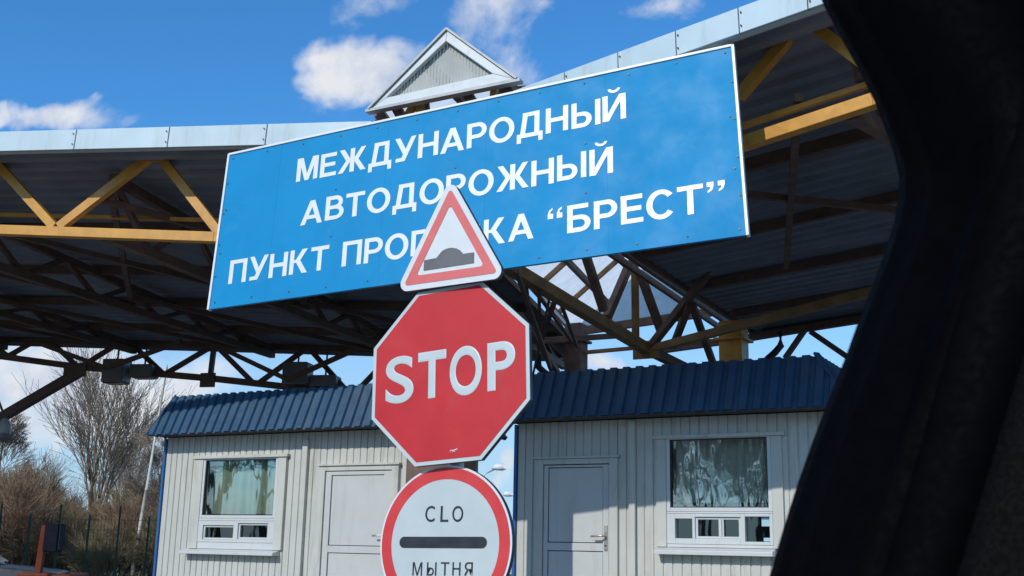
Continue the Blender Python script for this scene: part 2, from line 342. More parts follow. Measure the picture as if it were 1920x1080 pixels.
def sign_frame(yaw, tilt, roll):
    X = Vector((math.cos(yaw), math.sin(yaw), 0)); N = Vector((math.sin(yaw), -math.cos(yaw), 0)); Z = Vector((0, 0, 1))
    Z2 = math.cos(tilt) * Z + math.sin(tilt) * N; N2 = math.cos(tilt) * N - math.sin(tilt) * Z
    X3 = math.cos(roll) * X + math.sin(roll) * Z2; Z3 = -math.sin(roll) * X + math.cos(roll) * Z2
    return X3, Z3, N2
def sign_root(name, c, fr):
    X, Y, N = fr
    o = empty(name, c, rot=Matrix(((X.x, Y.x, N.x), (X.y, Y.y, N.y), (X.z, Y.z, N.z)))); return o
def uvof(x, y, c, fr):
    P = onp(x, y, c, fr[2]) - c; return P.dot(fr[0]), P.dot(fr[1])

# ------------------------------------------------------------------ ground
mb = MB(); mb.add([(-900, -400, 0), (900, -400, 0), (900, 1500, 0), (-900, 1500, 0)], [(0, 1, 2, 3)])
tag(mb.build('ground', M['grass']), kind='structure')
mb = MB(); mb.add([(-30, -30, .004), (40, -30, .004), (40, 27, .004), (-30, 27, .004)], [(0, 1, 2, 3)])
tag(mb.build('road', M['asphalt']), kind='structure')

# ------------------------------------------------------------------ booths
YAW = -0.515
BX = Vector((math.cos(YAW), math.sin(YAW), 0)); BN = Vector((math.sin(YAW), -math.cos(YAW), 0))
W0 = at(1085, 860, 10.6); W0.z = 0
mb = MB(); mb.box((-6.3, -0.75, 0), (3.3, 2.9, 0.13))
isl = mb.build('pavement', M['concrete'], bevel=0.02); isl.location = W0; isl.rotation_euler = (0, 0, YAW); tag(isl, kind='structure')

def siding(mb, u0, u1, z0, z1, openings, pitch=0.088, gr=0.010, dp=0.010):
    """vertical boards with a narrow groove between; the openings are left open"""
    k = u0; edges = []
    while k < u1 - 1e-6: edges.append((k, min(k + pitch, u1))); k += pitch
    for a, b in edges:
        cuts = sorted({a, b} | {e for (o0, o1, _, _) in openings for e in (o0, o1) if a < e < b})
        for c0, c1 in zip(cuts, cuts[1:]):
            mid = (c0 + c1) / 2; spans = [(z0, z1)]
            for (o0, o1, q0, q1) in openings:
                if o0 < mid < o1:
                    ns = []
                    for s0, s1 in spans:
                        if q0 > s0: ns.append((s0, min(q0, s1)))
                        if q1 < s1: ns.append((max(q1, s0), s1))
                    spans = [s for s in ns if s[1] - s[0] > 1e-4]
            for s0, s1 in spans:
                l = c0 + (gr * .5 if c0 == a else 0); r = c1 - (gr * .5 if c1 == b else 0)
                le = 0.004 if c0 == a else 0; re = 0.004 if c1 == b else 0
                mb.add([(l, 0, s0), (l + le, -dp, s0), (r - re, -dp, s0), (r, 0, s0), (l, 0, s1), (l + le, -dp, s1), (r - re, -dp, s1), (r, 0, s1)],
                       [(0, 1, 5, 4), (1, 2, 6, 5), (2, 3, 7, 6)])
                mb.add([(c0, 0.001, s0), (c1, 0.001, s0), (c1, 0.001, s1), (c0, 0.001, s1)], [(0, 1, 2, 3)])

def frame_box(mb, u0, u1, z0, z1, w_, y0, y1):
    """four butted bars round a rectangle"""
    mb.box((u0, y0, z0), (u0 + w_, y1, z1)); mb.box((u1 - w_, y0, z0), (u1, y1, z1))
    mb.box((u0 + w_, y0, z0), (u1 - w_, y1, z0 + w_)); mb.box((u0 + w_, y0, z1 - w_), (u1 - w_, y1, z1))

def skirt_roof(root, L, D, ez=2.445, rz=2.905, of=.29, ol=.05, orr=.29, ob=.10, pitch=0.128, dp=0.026):
    """steep ribbed skirt round a flat top; it stands out further at the front and the right end"""
    mb = MB(); V = Vector
    e = [V((-ol, -of, ez)), V((L + orr, -of, ez)), V((L + orr, D + ob, ez)), V((-ol, D + ob, ez))]
    r = [V((.15, -.09, rz)), V((L - .05, -.09, rz)), V((L - .05, D - .1, rz)), V((.15, D - .1, rz))]
    rn = random.Random(4)
    for i in range(4):
        A, B, a_, b_ = e[i], e[(i + 1) % 4], r[i], r[(i + 1) % 4]
        T = (B - A).normalized(); ln = (B - A).length; s0 = (a_ - A).dot(T); s1 = (B - b_).dot(T); inw = (a_ - A) - T * s0
        nn = T.cross(inw).normalized(); nn = nn if nn.z > 0 else -nn
        prof = []; n = int(ln / pitch) + 1
        for k in range(n):
            for f, h in ((0, 0), (0.30, 0), (0.40, 1), (0.90, 1)): prof.append(((k + f) * pitch, h))
        prof = [q for q in prof if q[0] < ln - 1e-3] + [(ln, 0)]
        vs = []; j = 0
        for k, (a, h) in enumerate(prof):
            if k % 36 == 0: j = rn.uniform(-.012, .008)              # sheets lapped a little unevenly
            t = max(0.0, min(1.0, a / s0 if s0 > 1e-6 else 1.0, (ln - a) / s1 if s1 > 1e-6 else 1.0))
            p = A + T * a
            vs += [p + nn * (h * dp) - inw.normalized() * (.012 + j), p + inw * t + nn * (h * dp)]
        mb.add(vs, [(2 * k, 2 * k + 2, 2 * k + 3, 2 * k + 1) for k in range(len(prof) - 1)])
    mb.add([p - V((0, 0, .02)) for p in r], [(0, 1, 2, 3)])
    rf = mb.build('roof', M['blue_roof'], root)
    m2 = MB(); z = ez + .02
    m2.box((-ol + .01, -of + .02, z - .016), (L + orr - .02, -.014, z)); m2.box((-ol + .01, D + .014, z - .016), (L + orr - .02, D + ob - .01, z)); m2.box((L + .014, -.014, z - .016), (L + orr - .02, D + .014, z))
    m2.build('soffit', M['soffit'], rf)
    for p, q in zip(e, r):
        m3 = MB(); m3.beam(p + V((0, 0, .02)), q + V((0, 0, .025)), .06, .02); m3.build('hip_capping', M['blue_roof'], rf)

def booth_shell(root, L, D, openings, end_mat):
    mb = MB(); siding(mb, 0, L, 0.0, 2.44, openings)
    mb.build('wall', M['siding'], root)
    mb = MB()
    # end walls and back wall: ribbed sheet
    for x0, T, N_, ln in ((Vector((L, 0, 0)), Vector((0, 1, 0)), Vector((1, 0, 0)), D), (Vector((0, D, 0)), Vector((0, -1, 0)), Vector((-1, 0, 0)), D), (Vector((L, D, 0)), Vector((-1, 0, 0)), Vector((0, 1, 0)), L)):
        a = 0.0; vs = []
        while a < ln:
            for f, h in ((0, 0), (.06, 0), (.07, .009), (.11, .009), (.12, 0)):
                if a + f <= ln: vs += [x0 + T * (a + f) + N_ * h, x0 + T * (a + f) + N_ * h + Vector((0, 0, 2.44))]
            a += .123
        mb.add(vs, [(2 * i, 2 * i + 2, 2 * i + 3, 2 * i + 1) for i in range(len(vs) // 2 - 1)])
    e = mb.build('end_wall', end_mat, root); e['label'] = 'ribbed end walls of the booth'
    mb = MB()                                             # dark room behind the windows
    mb.add([(0.05, .12, .1), (L - .05, .12, .1), (L - .05, D - .05, .1), (.05, D - .05, .1), (0.05, .12, 2.4), (L - .05, .12, 2.4), (L - .05, D - .05, 2.4), (.05, D - .05, 2.4)],
           [(0, 1, 2, 3), (7, 6, 5, 4), (1, 2, 6, 5), (2, 3, 7, 6), (3, 0, 4, 7)])
    mb.build('room_lining', M['interior'], root)

def corner_trim(root, u, sgn, both=True):
    mb = MB(); mb.box((u - .03 if sgn < 0 else u + .002, -.03, 0.0), (u - .002 if sgn < 0 else u + .03, .06, 2.43)); mb.build('corner_trim', M['blue_trim'], root)

def door(root, u0, u1, top, pl, pr, ptop, mid, hinge='left'):
    """frame outside u0..u1, panel recess pl..pr"""
    mb = MB()
    y0 = -.045
    mb.box((u0, y0, 0.05), (u0 + .085, .02, top)); mb.box((u1 - .085, y0, 0.05), (u1, .02, top)); mb.box((u0 + .085, y0, top - .05), (u1 - .085, .02, top))
    fr = mb.build('door_frame', M['siding'], root, bevel=.004)
    mb = MB(); mb.box((u0 - .02, -.065, top + .002), (u1 + .02, .0, top + .022)); mb.build('drip_cap', M['gap'] if 0 else M['siding'], fr)
    mb = MB(); a = u0 + .092; b = u1 - .092; t = top - .058
    mb.box((a, -.030, 0.06), (pl, .015, t)); mb.box((pr, -.030, 0.06), (b, .015, t)); mb.box((pl, -.030, ptop), (pr, .015, t))
    mb.box((pl, -.030, mid - .035), (pr, .015, mid + .035)); mb.box((pl, -.030, 0.06), (pr, .015, .17))
    lf = mb.build('door', M['door'], root, bevel=.003)
    mb = MB(); e = .007
    mb.box((pl + e, -.018, mid + .035 + e), (pr - e, .0, ptop - e)); mb.box((pl + e, -.018, .17 + e), (pr - e, .0, mid - .035 - e))
    mb.build('door_panel', M['door'], lf, bevel=.003)
    mb = MB()
    mb.box((a - .006, -.012, .05), (b + .006, -.003, t + .006)); mb.build('seal', M['gap'], lf)
    return lf
def door_handle(lf, u, z):
    mb = MB(); mb.box((u - .016, -.040, z - .13), (u + .016, -.030, z + .10)); p = mb.build('handle_plate', M['handle'], lf, bevel=.004)
    mb = MB(); mb.tube([(u, -.040, z), (u, -.085, z), (u - .02, -.09, z + .002), (u - .125, -.088, z - .004)], .0085, 8); mb.build('handle', M['handle'], lf, smooth=True)
    mb = MB(); mb.tube([(u, -.040, z - .085), (u, -.046, z - .085)], .009, 10); mb.build('keyhole', M['black'], lf)

def window(root, o, pane, hatch, sill, glass, cur, seed):
    """o = outer frame (u0,u1,z0,z1); pane = glass; hatch = list of (u0,u1,z0,z1,kind)"""
    u0, u1, z0, z1 = o; a, b, c, d = pane
    mb = MB()   # casing boards
    mb.box((u0, -.040, z0), (a - .035, .03, z1 - .03)); mb.box((b + .035, -.040, z0), (u1, .03, z1 - .03)); 
    mb.box((u0 - .02, -.06, z1 - .028), (u1 + .03, .0, z1 + .004))
    wn = mb.build('window', M['siding'], root, bevel=.003)
    mb = MB()
    frame_box(mb, a - .033, b + .033, c - .033, d + .033, .033, -.032, .03)
    hz0 = min(h[2] for h in hatch) - .03; hz1 = max(h[3] for h in hatch) + .025
    mb.box((a - .033, -.034, hz1), (b + .033, .03, c - .035))
    us = sorted(set([h[0] for h in hatch] + [h[1] for h in hatch]))
    hs = sorted(hatch)
    xs = a - .033
    for h in hs:
        if h[0] > xs + 1e-4: mb.box((xs, -.036, hz0 + .002), (h[0], .03, hz1 - .002))
        mb.box((h[0], -.036, hz0 + .002), (h[1], .03, h[2])); mb.box((h[0], -.036, h[3]), (h[1], .03, hz1 - .002)); xs = h[1]
    mb.box((xs, -.036, hz0 + .002), (b + .033, .03, hz1 - .002))
    mb.box((a - .033, -.03, z0), (b + .033, .03, hz0))
    fr = mb.build('window_frame', M['pvc'], wn, bevel=.003)
    mb = MB(); mb.add([(a, .0, c), (b, .0, c), (b, .0, d), (a, .0, d)], [(0, 1, 2, 3)]); mb.build('pane', glass, wn)
    mb = MB()
    frame_box(mb, a, b, c, d, .008, -.024, .006); mb.build('glazing_bead', M['gap'], wn)
    for (h0, h1, q0, q1, kind) in hatch:
        mb = MB(); mb.add([(h0, .008, q0), (h1, .008, q0), (h1, .008, q1), (h0, .008, q1)], [(0, 1, 2, 3)]); mb.build('hatch_pane', M['glassd'], wn)
        if kind:
            mb = MB(); frame_box(mb, h0 + .002, h1 - .002, q0 + .002, q1 - .002, .018, -.016, .004)
            if kind == 2: mb.box(((h0 + h1) / 2 + .005, -.017, q0 + .021), ((h0 + h1) / 2 + .03, .003, q1 - .021)); mb.box(((h0 + h1) / 2 + .036, -.017, q0 + .021), ((h0 + h1) / 2 + .05, .003, q1 - .021))
            mb.build('hatch_sash', M['pvc'], wn)
    s0, s1, sz0, sz1 = sill
    mb = MB(); mb.add([(s0, -.13, sz0), (s1, -.13, sz0), (s1, -.0125, sz0), (s0, -.0125, sz0), (s0, -.13, sz1 - .03), (s1, -.13, sz1 - .03), (s1, -.0125, sz1), (s0, -.0125, sz1)],
                      [(0, 3, 2, 1), (4, 5, 6, 7), (0, 1, 5, 4), (1, 2, 6, 5), (2, 3, 7, 6), (3, 0, 4, 7)])
    mb.build('window_sill', M['pvc'], wn, bevel=.004)
    # curtain in folds behind the glass
    rnd = random.Random(seed); n = 90; vs = []
    for i in range(n + 1):
        u = a - .03 + (b - a + .06) * i / n; y = .13 + .022 * math.sin(u * 58 + 2 * math.sin(u * 7 + seed)) + .01 * math.sin(u * 23)
        vs += [(u, y, c + cur[0]), (u, y * .9 + .01, d + .02)]
    mb = MB(); mb.add(vs, [(2 * i, 2 * i + 2, 2 * i + 3, 2 * i + 1) for i in range(n)]); mb.build('curtain', M['curtain'], wn, smooth=True)
    return wn

def bloc(u): return W0 + BX * u
# ---- left booth : u from -5.35 to -1.85
L0, L1 = -5.35, -1.82
b1 = empty('booth', bloc(L0), YAW)
tag(b1, 'white sided booth with sunlit blue ribbed roof and curtained window beside the bare trees', 'booth', 'customs booths under the canopy')
def lu(u): return u - L0
ow = (-4.86, -3.51, 1.19, 2.21); od = (-3.05, -2.02, .05, 2.07)
booth_shell(b1, L1 - L0, 1.2, [(lu(-4.70), lu(-3.64), 1.25, 2.18), (lu(-3.03), lu(-2.04), 0, 2.05)], M['siding'])
skirt_roof(b1, L1 - L0, 1.2)
corner_trim(b1, 0, -1); corner_trim(b1, L1 - L0, 1)
lf = door(b1, lu(-3.05), lu(-2.02), 2.07, lu(-2.885), lu(-2.205), 1.975, 1.215); door_handle(lf, lu(-2.15), 1.36)
window(b1, (lu(-4.86), lu(-3.51), 1.19, 2.21), (lu(-4.695), lu(-3.66), 1.555, 2.165),
       [(lu(-4.66), lu(-4.20), 1.290, 1.445, 1), (lu(-4.14), lu(-3.71), 1.300, 1.47, 1)], (lu(-4.90), lu(-3.54), 1.13, 1.19), M['glassl'], (.02, 0), 3)
mb = MB(); mb.box((lu(-3.285), -.055, 0.0), (lu(-3.215), -.0125, 2.36)); mb.build('cover_strip', M['siding'], b1, bevel=.003)
# ---- right booth : u from -0.65 to 2.35
R0, R1 = -0.65, 2.33
b2 = empty('booth', bloc(R0), YAW)
tag(b2, 'white sided booth with shaded dark blue roof and tree reflections in its window', 'booth', 'customs booths under the canopy')
def ru(u): return u - R0
booth_shell(b2, R1 - R0, 1.2, [(ru(-.42), ru(.40), 0, 2.08), (ru(.90), ru(1.83), 1.30, 2.25)], M['siding'])
skirt_roof(b2, R1 - R0, 1.2)
corner_trim(b2, 0, -1); corner_trim(b2, R1 - R0, 1)
lf = door(b2, ru(-.44), ru(.415), 2.09, ru(-.305), ru(.265), 2.012, 1.285); door_handle(lf, ru(.296), 1.385)
wn = window(b2, (ru(.79), ru(1.94), 1.30, 2.275), (ru(.92), ru(1.81), 1.64, 2.24),
       [(ru(.965), ru(1.125), 1.375, 1.545, 0), (ru(1.15), ru(1.56), 1.375, 1.56, 2), (ru(1.60), ru(1.815), 1.355, 1.565, 0)], (ru(.80), ru(1.86), 1.235, 1.30), M['glassr'], (.05, 0), 8)
mb = MB(); mb.box((ru(1.735), .003, 1.485), (ru(1.812), .006, 1.56)); mb.box((ru(1.75), .003, 1.36), (ru(1.812), .006, 1.39)); mb.build('paper_notice', M['paper'], wn)
mb = MB(); mb.box((ru(.53), -.055, 0.0), (ru(.59), -.0125, 2.42)); mb.build('cover_strip', M['siding'], b2, bevel=.003)

# ------------------------------------------------------------------ canopy
CK = 1.165                                # metres per module of the canopy steelwork
ZK = Vector((0, 0, CK))
can = empty('canopy', (0, 9, 0))
tag(can, 'large rusty ochre steel canopy with two raised wings and a gabled skylight over the booths', 'canopy')
IC = Vector((0, -9, 0))
class CB(MB):           # world coordinates -> the canopy's own; sections given in modules
    def beam(s, p, q, w, h, up=(0, 0, 1)): MB.beam(s, p, q, w * CK, h * CK, up)
    def build(s, *a, **k):
        s.v = [tuple(Vector(v) + IC) for v in s.v]; return MB.build(s, *a, **k)
dL = Vector((-.9665, .2518, .0499)); bL = Vector((.2521, .9677, -.02)); dR = Vector((.7488, -.662, .033)); bR = Vector((.6624, .7492, .02))
dL, bL, dR, bR = dL * CK, bL * CK, dR * CK, bR * CK
AL = at(700, 230, 9.50); AR = at(955, 178, 8.98); ZUP = Vector((0, 0, 1))
FH = 0.175
def wing(A, d, b, a0fun, a1, depth, joints, fas_h):
    """corrugated deck seen from below, with its fascia; a0fun(k) = inner end at depth k"""
    mb = CB(); vs = []; k = 0.0
    base = A - ZK * (fas_h - .03)
    up = d.cross(b).normalized() * CK; up = up if up.z > 0 else -up
    while k < depth:
        for f, h in ((0, 0), (.09, 0), (.115, .038), (.205, .038)):
            kk = k + f
            if kk > depth: break
            vs += [base + b * kk + d * a0fun(kk) + up * h, base + b * kk + d * a1 + up * h]
        k += .23
    n = len(vs) // 2
    mb.add(vs, [(2 * i, 2 * i + 1, 2 * i + 3, 2 * i + 2) for i in range(n - 1)])
    rf = mb.build('roof_deck', M['deck'], can)
    m2 = CB()
    p0 = base + b * depth + d * a0fun(depth) - ZK * .02; p1 = base + b * depth + d * a1 - ZK * .02
    m2.beam(p0, p1, .05, .14); m2.build('rear_edge_channel', M['deck'], rf)
    js = joints
    for j0, j1 in zip(js, js[1:]):
        m3 = CB(); q0 = A + d * (j0 + .004) - b.normalized() * .03; q1 = A + d * (j1 - .004) - b.normalized() * .03
        m3.beam(q0 - ZK * fas_h / 2, q1 - ZK * fas_h / 2, .02, fas_h)
        m3.beam(q0 - ZK * .006 + b * .06, q1 - ZK * .006 + b * .06, .10, .012)
        m3.build('fascia_panel', M['fascia'], can, bevel=.004)
    for j in js[1:-1]:
        m4 = CB(); q = A + d * j - b.normalized() * .018; m4.beam(q, q - ZK * (fas_h - .004), .02, .012, up=d)
        for t in (.04, .13):
            m4.tube([q + d * .02 - b * .022 - ZK * t, q + d * .02 - b * .032 - ZK * t], .006, 6)
        m4.build('joint_seam', M['dsteel'], can)
    m5 = CB(); q0 = A + d * .02 - ZK * (fas_h - .004) + b * .02; q1 = A + d * (a1 - .02) - ZK * (fas_h - .004) + b * .02
    m5.beam(q0, q1, .06, .008); m5.build('fascia_return', M['fascia'], can)
def along(x, y, A, d, b):
    n = d.cross(ZUP); P = onp(x, y, A, n); return (P - A).dot(d) / d.dot(d)
jl = [along(x, y, AL, dL, bL) for x, y in ((505, 230), (322, 240), (148, 245))]; sp = jl[2] - jl[1]
wing(AL, dL, bL, lambda k: 0.0, 15.0, 8.9, [0.0, jl[0], jl[1], jl[2]] + [jl[2] + sp * i for i in range(1, 7)] + [15.0], FH)
jr = [along(x, y, AR, dR, bR) for x, y in ((1064, 130), (1164, 95))]; sr = jr[1] - jr[0]
rin = lambda k: -.42 * k if k < 3.9 else -1.6 - .27 * (k - 3.9)
wing(AR, dR, bR, rin, 6.5, 8.9, [0.0, jr[0], jr[1]] + [jr[1] + sr * i for i in range(1, 8)] + [6.5], FH)

class Pl:      # a vertical plane through P containing direction d; .at(px,py) finds the place on it
    def __init__(s, P, d): s.P = P; s.n = d.cross(ZUP).normalized()
    def at(s, x, y): return onp(x, y, s.P, s.n)
def truss(name, m, pl, chord, w_, diags, dw, parent=None):
    """chord = list of px polylines; diags = list of px segments"""
    mb = CB()
    for poly in chord:
        pts = [pl.at(*q) for q in poly]
        for p, q in zip(pts, pts[1:]): mb.beam(p, q, w_, w_)
    t = mb.build(name, m, parent or can, bevel=.006)
    for a, b in diags:
        mb = CB(); mb.beam(pl.at(*a), pl.at(*b), dw * .8, dw, up=pl.n.cross(pl.at(*b) - pl.at(*a))); mb.build('diagonal', m, t)
    return t
# front trusses (ochre), hung just behind the fascias; depth grows towards the middle
PLf = Pl(AL + bL * .42, dL)
def ptop(pl, A, d, b, k, a): return A + d * a + b * k - ZK * .22
t1 = truss('front_truss', M['ochre'], PLf, [[(-500, 420), (0, 432), (405, 446), (720, 458)], [(-500, 268), (-60, 272), (300, 284), (720, 290)]], .085,
           [((-20, 290), (103, 426)), ((112, 426), (290, 288)), ((296, 288), (415, 440)), ((425, 440), (570, 288)), ((576, 288), (700, 450)), ((-32, 290), (-190, 425)), ((-320, 275), (-200, 425)), ((-330, 275), (-480, 418))], .075)
for (x, y) in ((293, 292), (573, 294), (-26, 290)):
    mb = CB(); g0 = PLf.at(x, y) + PLf.n * -.055; g0 = g0 if (g0 - CAM).length < (PLf.at(x, y) - CAM).length else PLf.at(x, y) + PLf.n * .055
    mb.beam(g0 + ZK * .05, g0 - ZK * .07, .014, .22, up=dL); mb.build('gusset_plate', M['ochre'], can)
PLf2 = Pl(AL + bL * 1.05, dL)
truss('tie_rod', M['ochre'], PLf2, [[(-500, 392), (0, 402), (410, 413), (700, 422)]], .035, [], .03)
PRf = Pl(AR + bR * .42, dR)
truss('front_truss', M['ochre'], PRf, [[(955, 415), (1405, 266), (1640, 189), (1990, 69)], [(955, 235), (1390, 80), (1510, 32), (1700, -40)]], .085,
      [((1385, 182), (1505, 40)), ((1512, 38), (1660, 150)), ((1380, 190), (1270, 140)), ((1150, 330), (1265, 140)), ((1140, 330), (1010, 230))], .075)
PRf2 = Pl(AR + bR * .62, dR)
truss('tie_rod', M['ochre'], PRf2, [[(1010, 366), (1415, 229), (1630, 158), (1960, 48)]], .04, [], .03)
# rear trusses (brown), hanging below the rear edges
PLb = Pl(AL + bL * 8.55, dL)
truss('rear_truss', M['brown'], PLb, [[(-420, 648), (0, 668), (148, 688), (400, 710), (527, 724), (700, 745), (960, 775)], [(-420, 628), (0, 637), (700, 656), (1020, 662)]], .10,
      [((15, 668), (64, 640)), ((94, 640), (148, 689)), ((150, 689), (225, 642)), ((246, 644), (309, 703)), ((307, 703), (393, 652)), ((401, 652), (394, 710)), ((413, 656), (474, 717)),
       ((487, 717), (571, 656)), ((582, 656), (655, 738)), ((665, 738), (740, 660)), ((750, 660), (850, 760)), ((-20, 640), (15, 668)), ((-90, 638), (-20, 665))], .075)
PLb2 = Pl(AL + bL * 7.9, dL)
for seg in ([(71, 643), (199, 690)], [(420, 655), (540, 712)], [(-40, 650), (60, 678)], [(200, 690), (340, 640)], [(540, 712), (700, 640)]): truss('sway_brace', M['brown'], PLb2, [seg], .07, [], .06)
for (x, y) in ((145, 694), (393, 713), (657, 738)):
    mb = CB(); c = PLb.at(x, y); mb.beam(c - PLb.n * .07 + ZK * .11, c - PLb.n * .07 - ZK * .12, .03, .42 if x == 145 else .26, up=dL); mb.build('gusset_plate', M['brown'], can)
mb = CB(); p = PLb.at(150, 697); q = PLb.at(-70, 825)
mb.beam(p, q, .14, .15)
kb = mb.build('knee_brace', M['brown'], can, bevel=.01)
# columns
def column(c, top, wd, m, rz=YAW):
    mb = CB(); X = Vector((math.cos(rz), math.sin(rz), 0)); Y = Vector((-X.y, X.x, 0))
    h = wd / 2; mb.beam(Vector((c.x, c.y, 0)), Vector((c.x, c.y, top)), wd, wd, up=Y)
    co = mb.build('column', m, can, bevel=.012)
    mb = CB(); mb.beam(Vector((c.x, c.y, top - .30)), Vector((c.x, c.y, top - .26)), wd * 1.35, wd * 1.35, up=Y); mb.build('cap_plate', m, co, bevel=.006); mb = CB(); mb.beam(Vector((c.x, c.y, 0.001)), Vector((c.x, c.y, .05)), wd * 1.6, wd * 1.6, up=Y)
    mb.build('base_plate', m, co, bevel=.006); return co
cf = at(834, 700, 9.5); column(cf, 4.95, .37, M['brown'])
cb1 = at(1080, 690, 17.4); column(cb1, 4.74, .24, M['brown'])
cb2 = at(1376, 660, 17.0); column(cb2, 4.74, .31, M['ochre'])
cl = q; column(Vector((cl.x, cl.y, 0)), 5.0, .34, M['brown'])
# cross trusses under each wing, front to rear, and purlins along it
def chord_drop(pl, q0, q1, A, d, b, a):
    p, q = pl.at(*q0), pl.at(*q1); X = A + d * a + b * .42
    f = (X - p).dot((q - p).normalized()) / (q - p).length
    return (X.z - .24 * CK - p.lerp(q, f).z) / CK
def cross(A, d, b, a, drop0, drop1, m, n=6, depth=8.5):
    drop0 = chord_drop(PLf, (0, 432), (405, 446), A, d, b, a) if A is AL else chord_drop(PRf, (1405, 266), (1640, 189), A, d, b, a)
    mb = CB(); t0 = A + d * a - ZK * .24 + b * .42; t1 = A + d * a - ZK * .24 + b * depth
    t0 = t0 + b * .07; l0 = t0 - ZK * drop0; l1 = t1 - ZK * drop1
    mb.beam(t0, t1, .08, .08); mb.beam(l0, l1, .09, .09)
    c = mb.build('cross_truss', m, can)
    mb = CB()
    for i in range(n):
        f0 = i / n; f1 = (i + .5) / n; f2 = (i + 1) / n
        T = lambda f: t0.lerp(t1, f); Lw = lambda f: l0.lerp(l1, f)
        mb = CB(); mb.beam(T(f0), Lw(f1), .05, .05); mb.build('diagonal', m, c)
        mb = CB(); mb.beam(Lw(f1), T(f2), .05, .05); mb.build('diagonal', m, c)
for a, dr0, dr1 in ((.25, .50, .14), (2.6, .46, .12), (5.0, .42, .10), (7.5, .38, .10), (10.0, .36, .10)): cross(AL, dL, bL, a, dr0, dr1, M['brown'])
for a, dr0, dr1 in ((2.4, .42, .14), (4.6, .38, .12)): cross(AR, dR, bR, a, dr0, dr1, M['brown'])
for A, d, b, r0, r1, ks in ((AL, dL, bL, lambda k: .1, 14.8, (2.1, 3.8, 5.5, 7.2)), (AR, dR, bR, lambda k: rin(k) + .15, 6.3, (2.1, 3.8, 5.5, 7.2, 8.7))):
    for k in ks:
        mb = CB(); mb.beam(A + b * k + d * r0(k) - ZK * .20, A + b * k + d * r1 - ZK * .20, .06, .10); mb.build('purlin', M['brown'], can)
# horizontal bracing in plan at bottom-chord level
def brace(A, d, b, a0, k0, a1, k1, z=.40, m='brown'):
    mb = CB(); mb.beam(A + d * a0 + b * k0 - ZK * z, A + d * a1 + b * k1 - ZK * z, .055, .055); mb.build('plan_brace', M[m], can)
for i, a in enumerate((.25, 2.6, 5.0, 7.5)):
    a2 = a + 2.45
    brace(AL, dL, bL, a, .5, a2, 4.6); brace(AL, dL, bL, a2, 4.6, a, 8.3, .34); brace(AL, dL, bL, a2, .5, a, 4.6, .43)
for a in (-.2, 2.4): brace(AR, dR, bR, a, .6, a + 2.2, 4.6); brace(AR, dR, bR, a + 2.2, 4.6, a - .3, 8.3, .34); brace(AR, dR, bR, a + 2.2, .6, a, 4.6, .42)
# rear truss of the right wing
PRb = Pl(AR + bR * 8.5, dR)
truss('rear_truss', M['brown'], PRb, [[(1215, 660), (1411, 632), (1640, 594), (1900, 545)]], .10, [((1508, 620), (1472, 672)), ((1520, 622), (1590, 670)), ((1700, 590), (1600, 672))], .07)
# middle: the bundle of heavy members that meets over the rear columns
NODE = at(1215, 656, 15.84)
def mem(p, q, w_, m='brown', name='strut'):
    mb = CB(); mb.beam(p, q, w_ * .72, w_ * .72); mb.build(name, M[m], can, bevel=.006)
c3 = CB(); c3.beam(NODE + ZK * .1 + BN * .07, NODE - ZK * .12 + BN * .07, .03, .34, up=BX); c3.build('gusset_plate', M['shadowed'], can)
mem(at(890, 462, 11.6), NODE, .17, 'shadowed', 'chord'); mem(NODE, at(1660, 540, 13.28), .13, 'shadowed', 'chord')
mem(at(1190, 480, 15.38), at(1192, 642, 15.73), .13, 'shadowed'); mem(at(1098, 478, 13.98), at(1132, 582, 14.45), .12)
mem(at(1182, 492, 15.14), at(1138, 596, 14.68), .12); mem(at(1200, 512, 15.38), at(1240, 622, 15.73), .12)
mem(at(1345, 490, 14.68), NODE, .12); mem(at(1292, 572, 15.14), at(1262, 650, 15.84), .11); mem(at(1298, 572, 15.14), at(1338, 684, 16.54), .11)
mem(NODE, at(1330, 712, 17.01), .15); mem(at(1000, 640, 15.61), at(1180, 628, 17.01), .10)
mem(at(1096, 661, 17.36), at(1350, 638, 17.01), .07, 'shadowed', 'tie_beam')
for (a, b, Z0, Z1, s) in (((968, 508), (1032, 690), 12.12, 14.68, .06), ((1010, 540), (1014, 640), 12.82, 14.91, .05), ((1000, 540), (1072, 640), 13.05, 15.14, .05), ((1040, 565), (1010, 650), 13.51, 15.14, .07),
                          ((1052, 570), (1082, 650), 13.75, 15.14, .05), ((975, 590), (1050, 705), 13.40, 15.61, .08), ((1020, 660), (1040, 715), 14.56, 15.73, .05), ((1030, 560), (1000, 700), 13.28, 15.61, .035), ((985, 520), (1000, 640), 12.82, 15.14, .05)):
    mem(at(*a, Z0), at(*b, Z1), s)
# lantern: gable front, translucent roof, clerestory members
GD = (AR - AL); GD.z = 0; GD.normalize(); GP = AL - Vector((GD.y, -GD.x, 0)) * 0.0 + Vector((GD.y, -GD.x, 0)) * .06
gn = Vector((GD.y, -GD.x, 0))                 # towards the camera
def gp(x, y, off=0.0): return onp(x, y, GP + gn * off, gn)
apex = gp(838, 57); gl = gp(695, 204); gr_ = gp(965, 148)
ai = gp(836, 77); li = gp(724, 183); ri = gp(924, 138)
lan = CB()
def slab(pts, t, mbx):
    n = len(pts); mbx.add([p for p in pts] + [p - gn * t for p in pts], [list(range(n)), list(reversed(range(n, 2 * n)))] + [(i, n + i, n + (i + 1) % n, (i + 1) % n) for i in range(n)])
ctr = (ai + li + ri) / 3
slab([apex, gl, li, ai], .05, lan); lan2 = lan.build('gable_board', M['gboard'], can, bevel=.006)
lan = CB(); slab([apex, ai, ri, gr_], .05, lan); lan.build('gable_board', M['gboard'], can, bevel=.006)
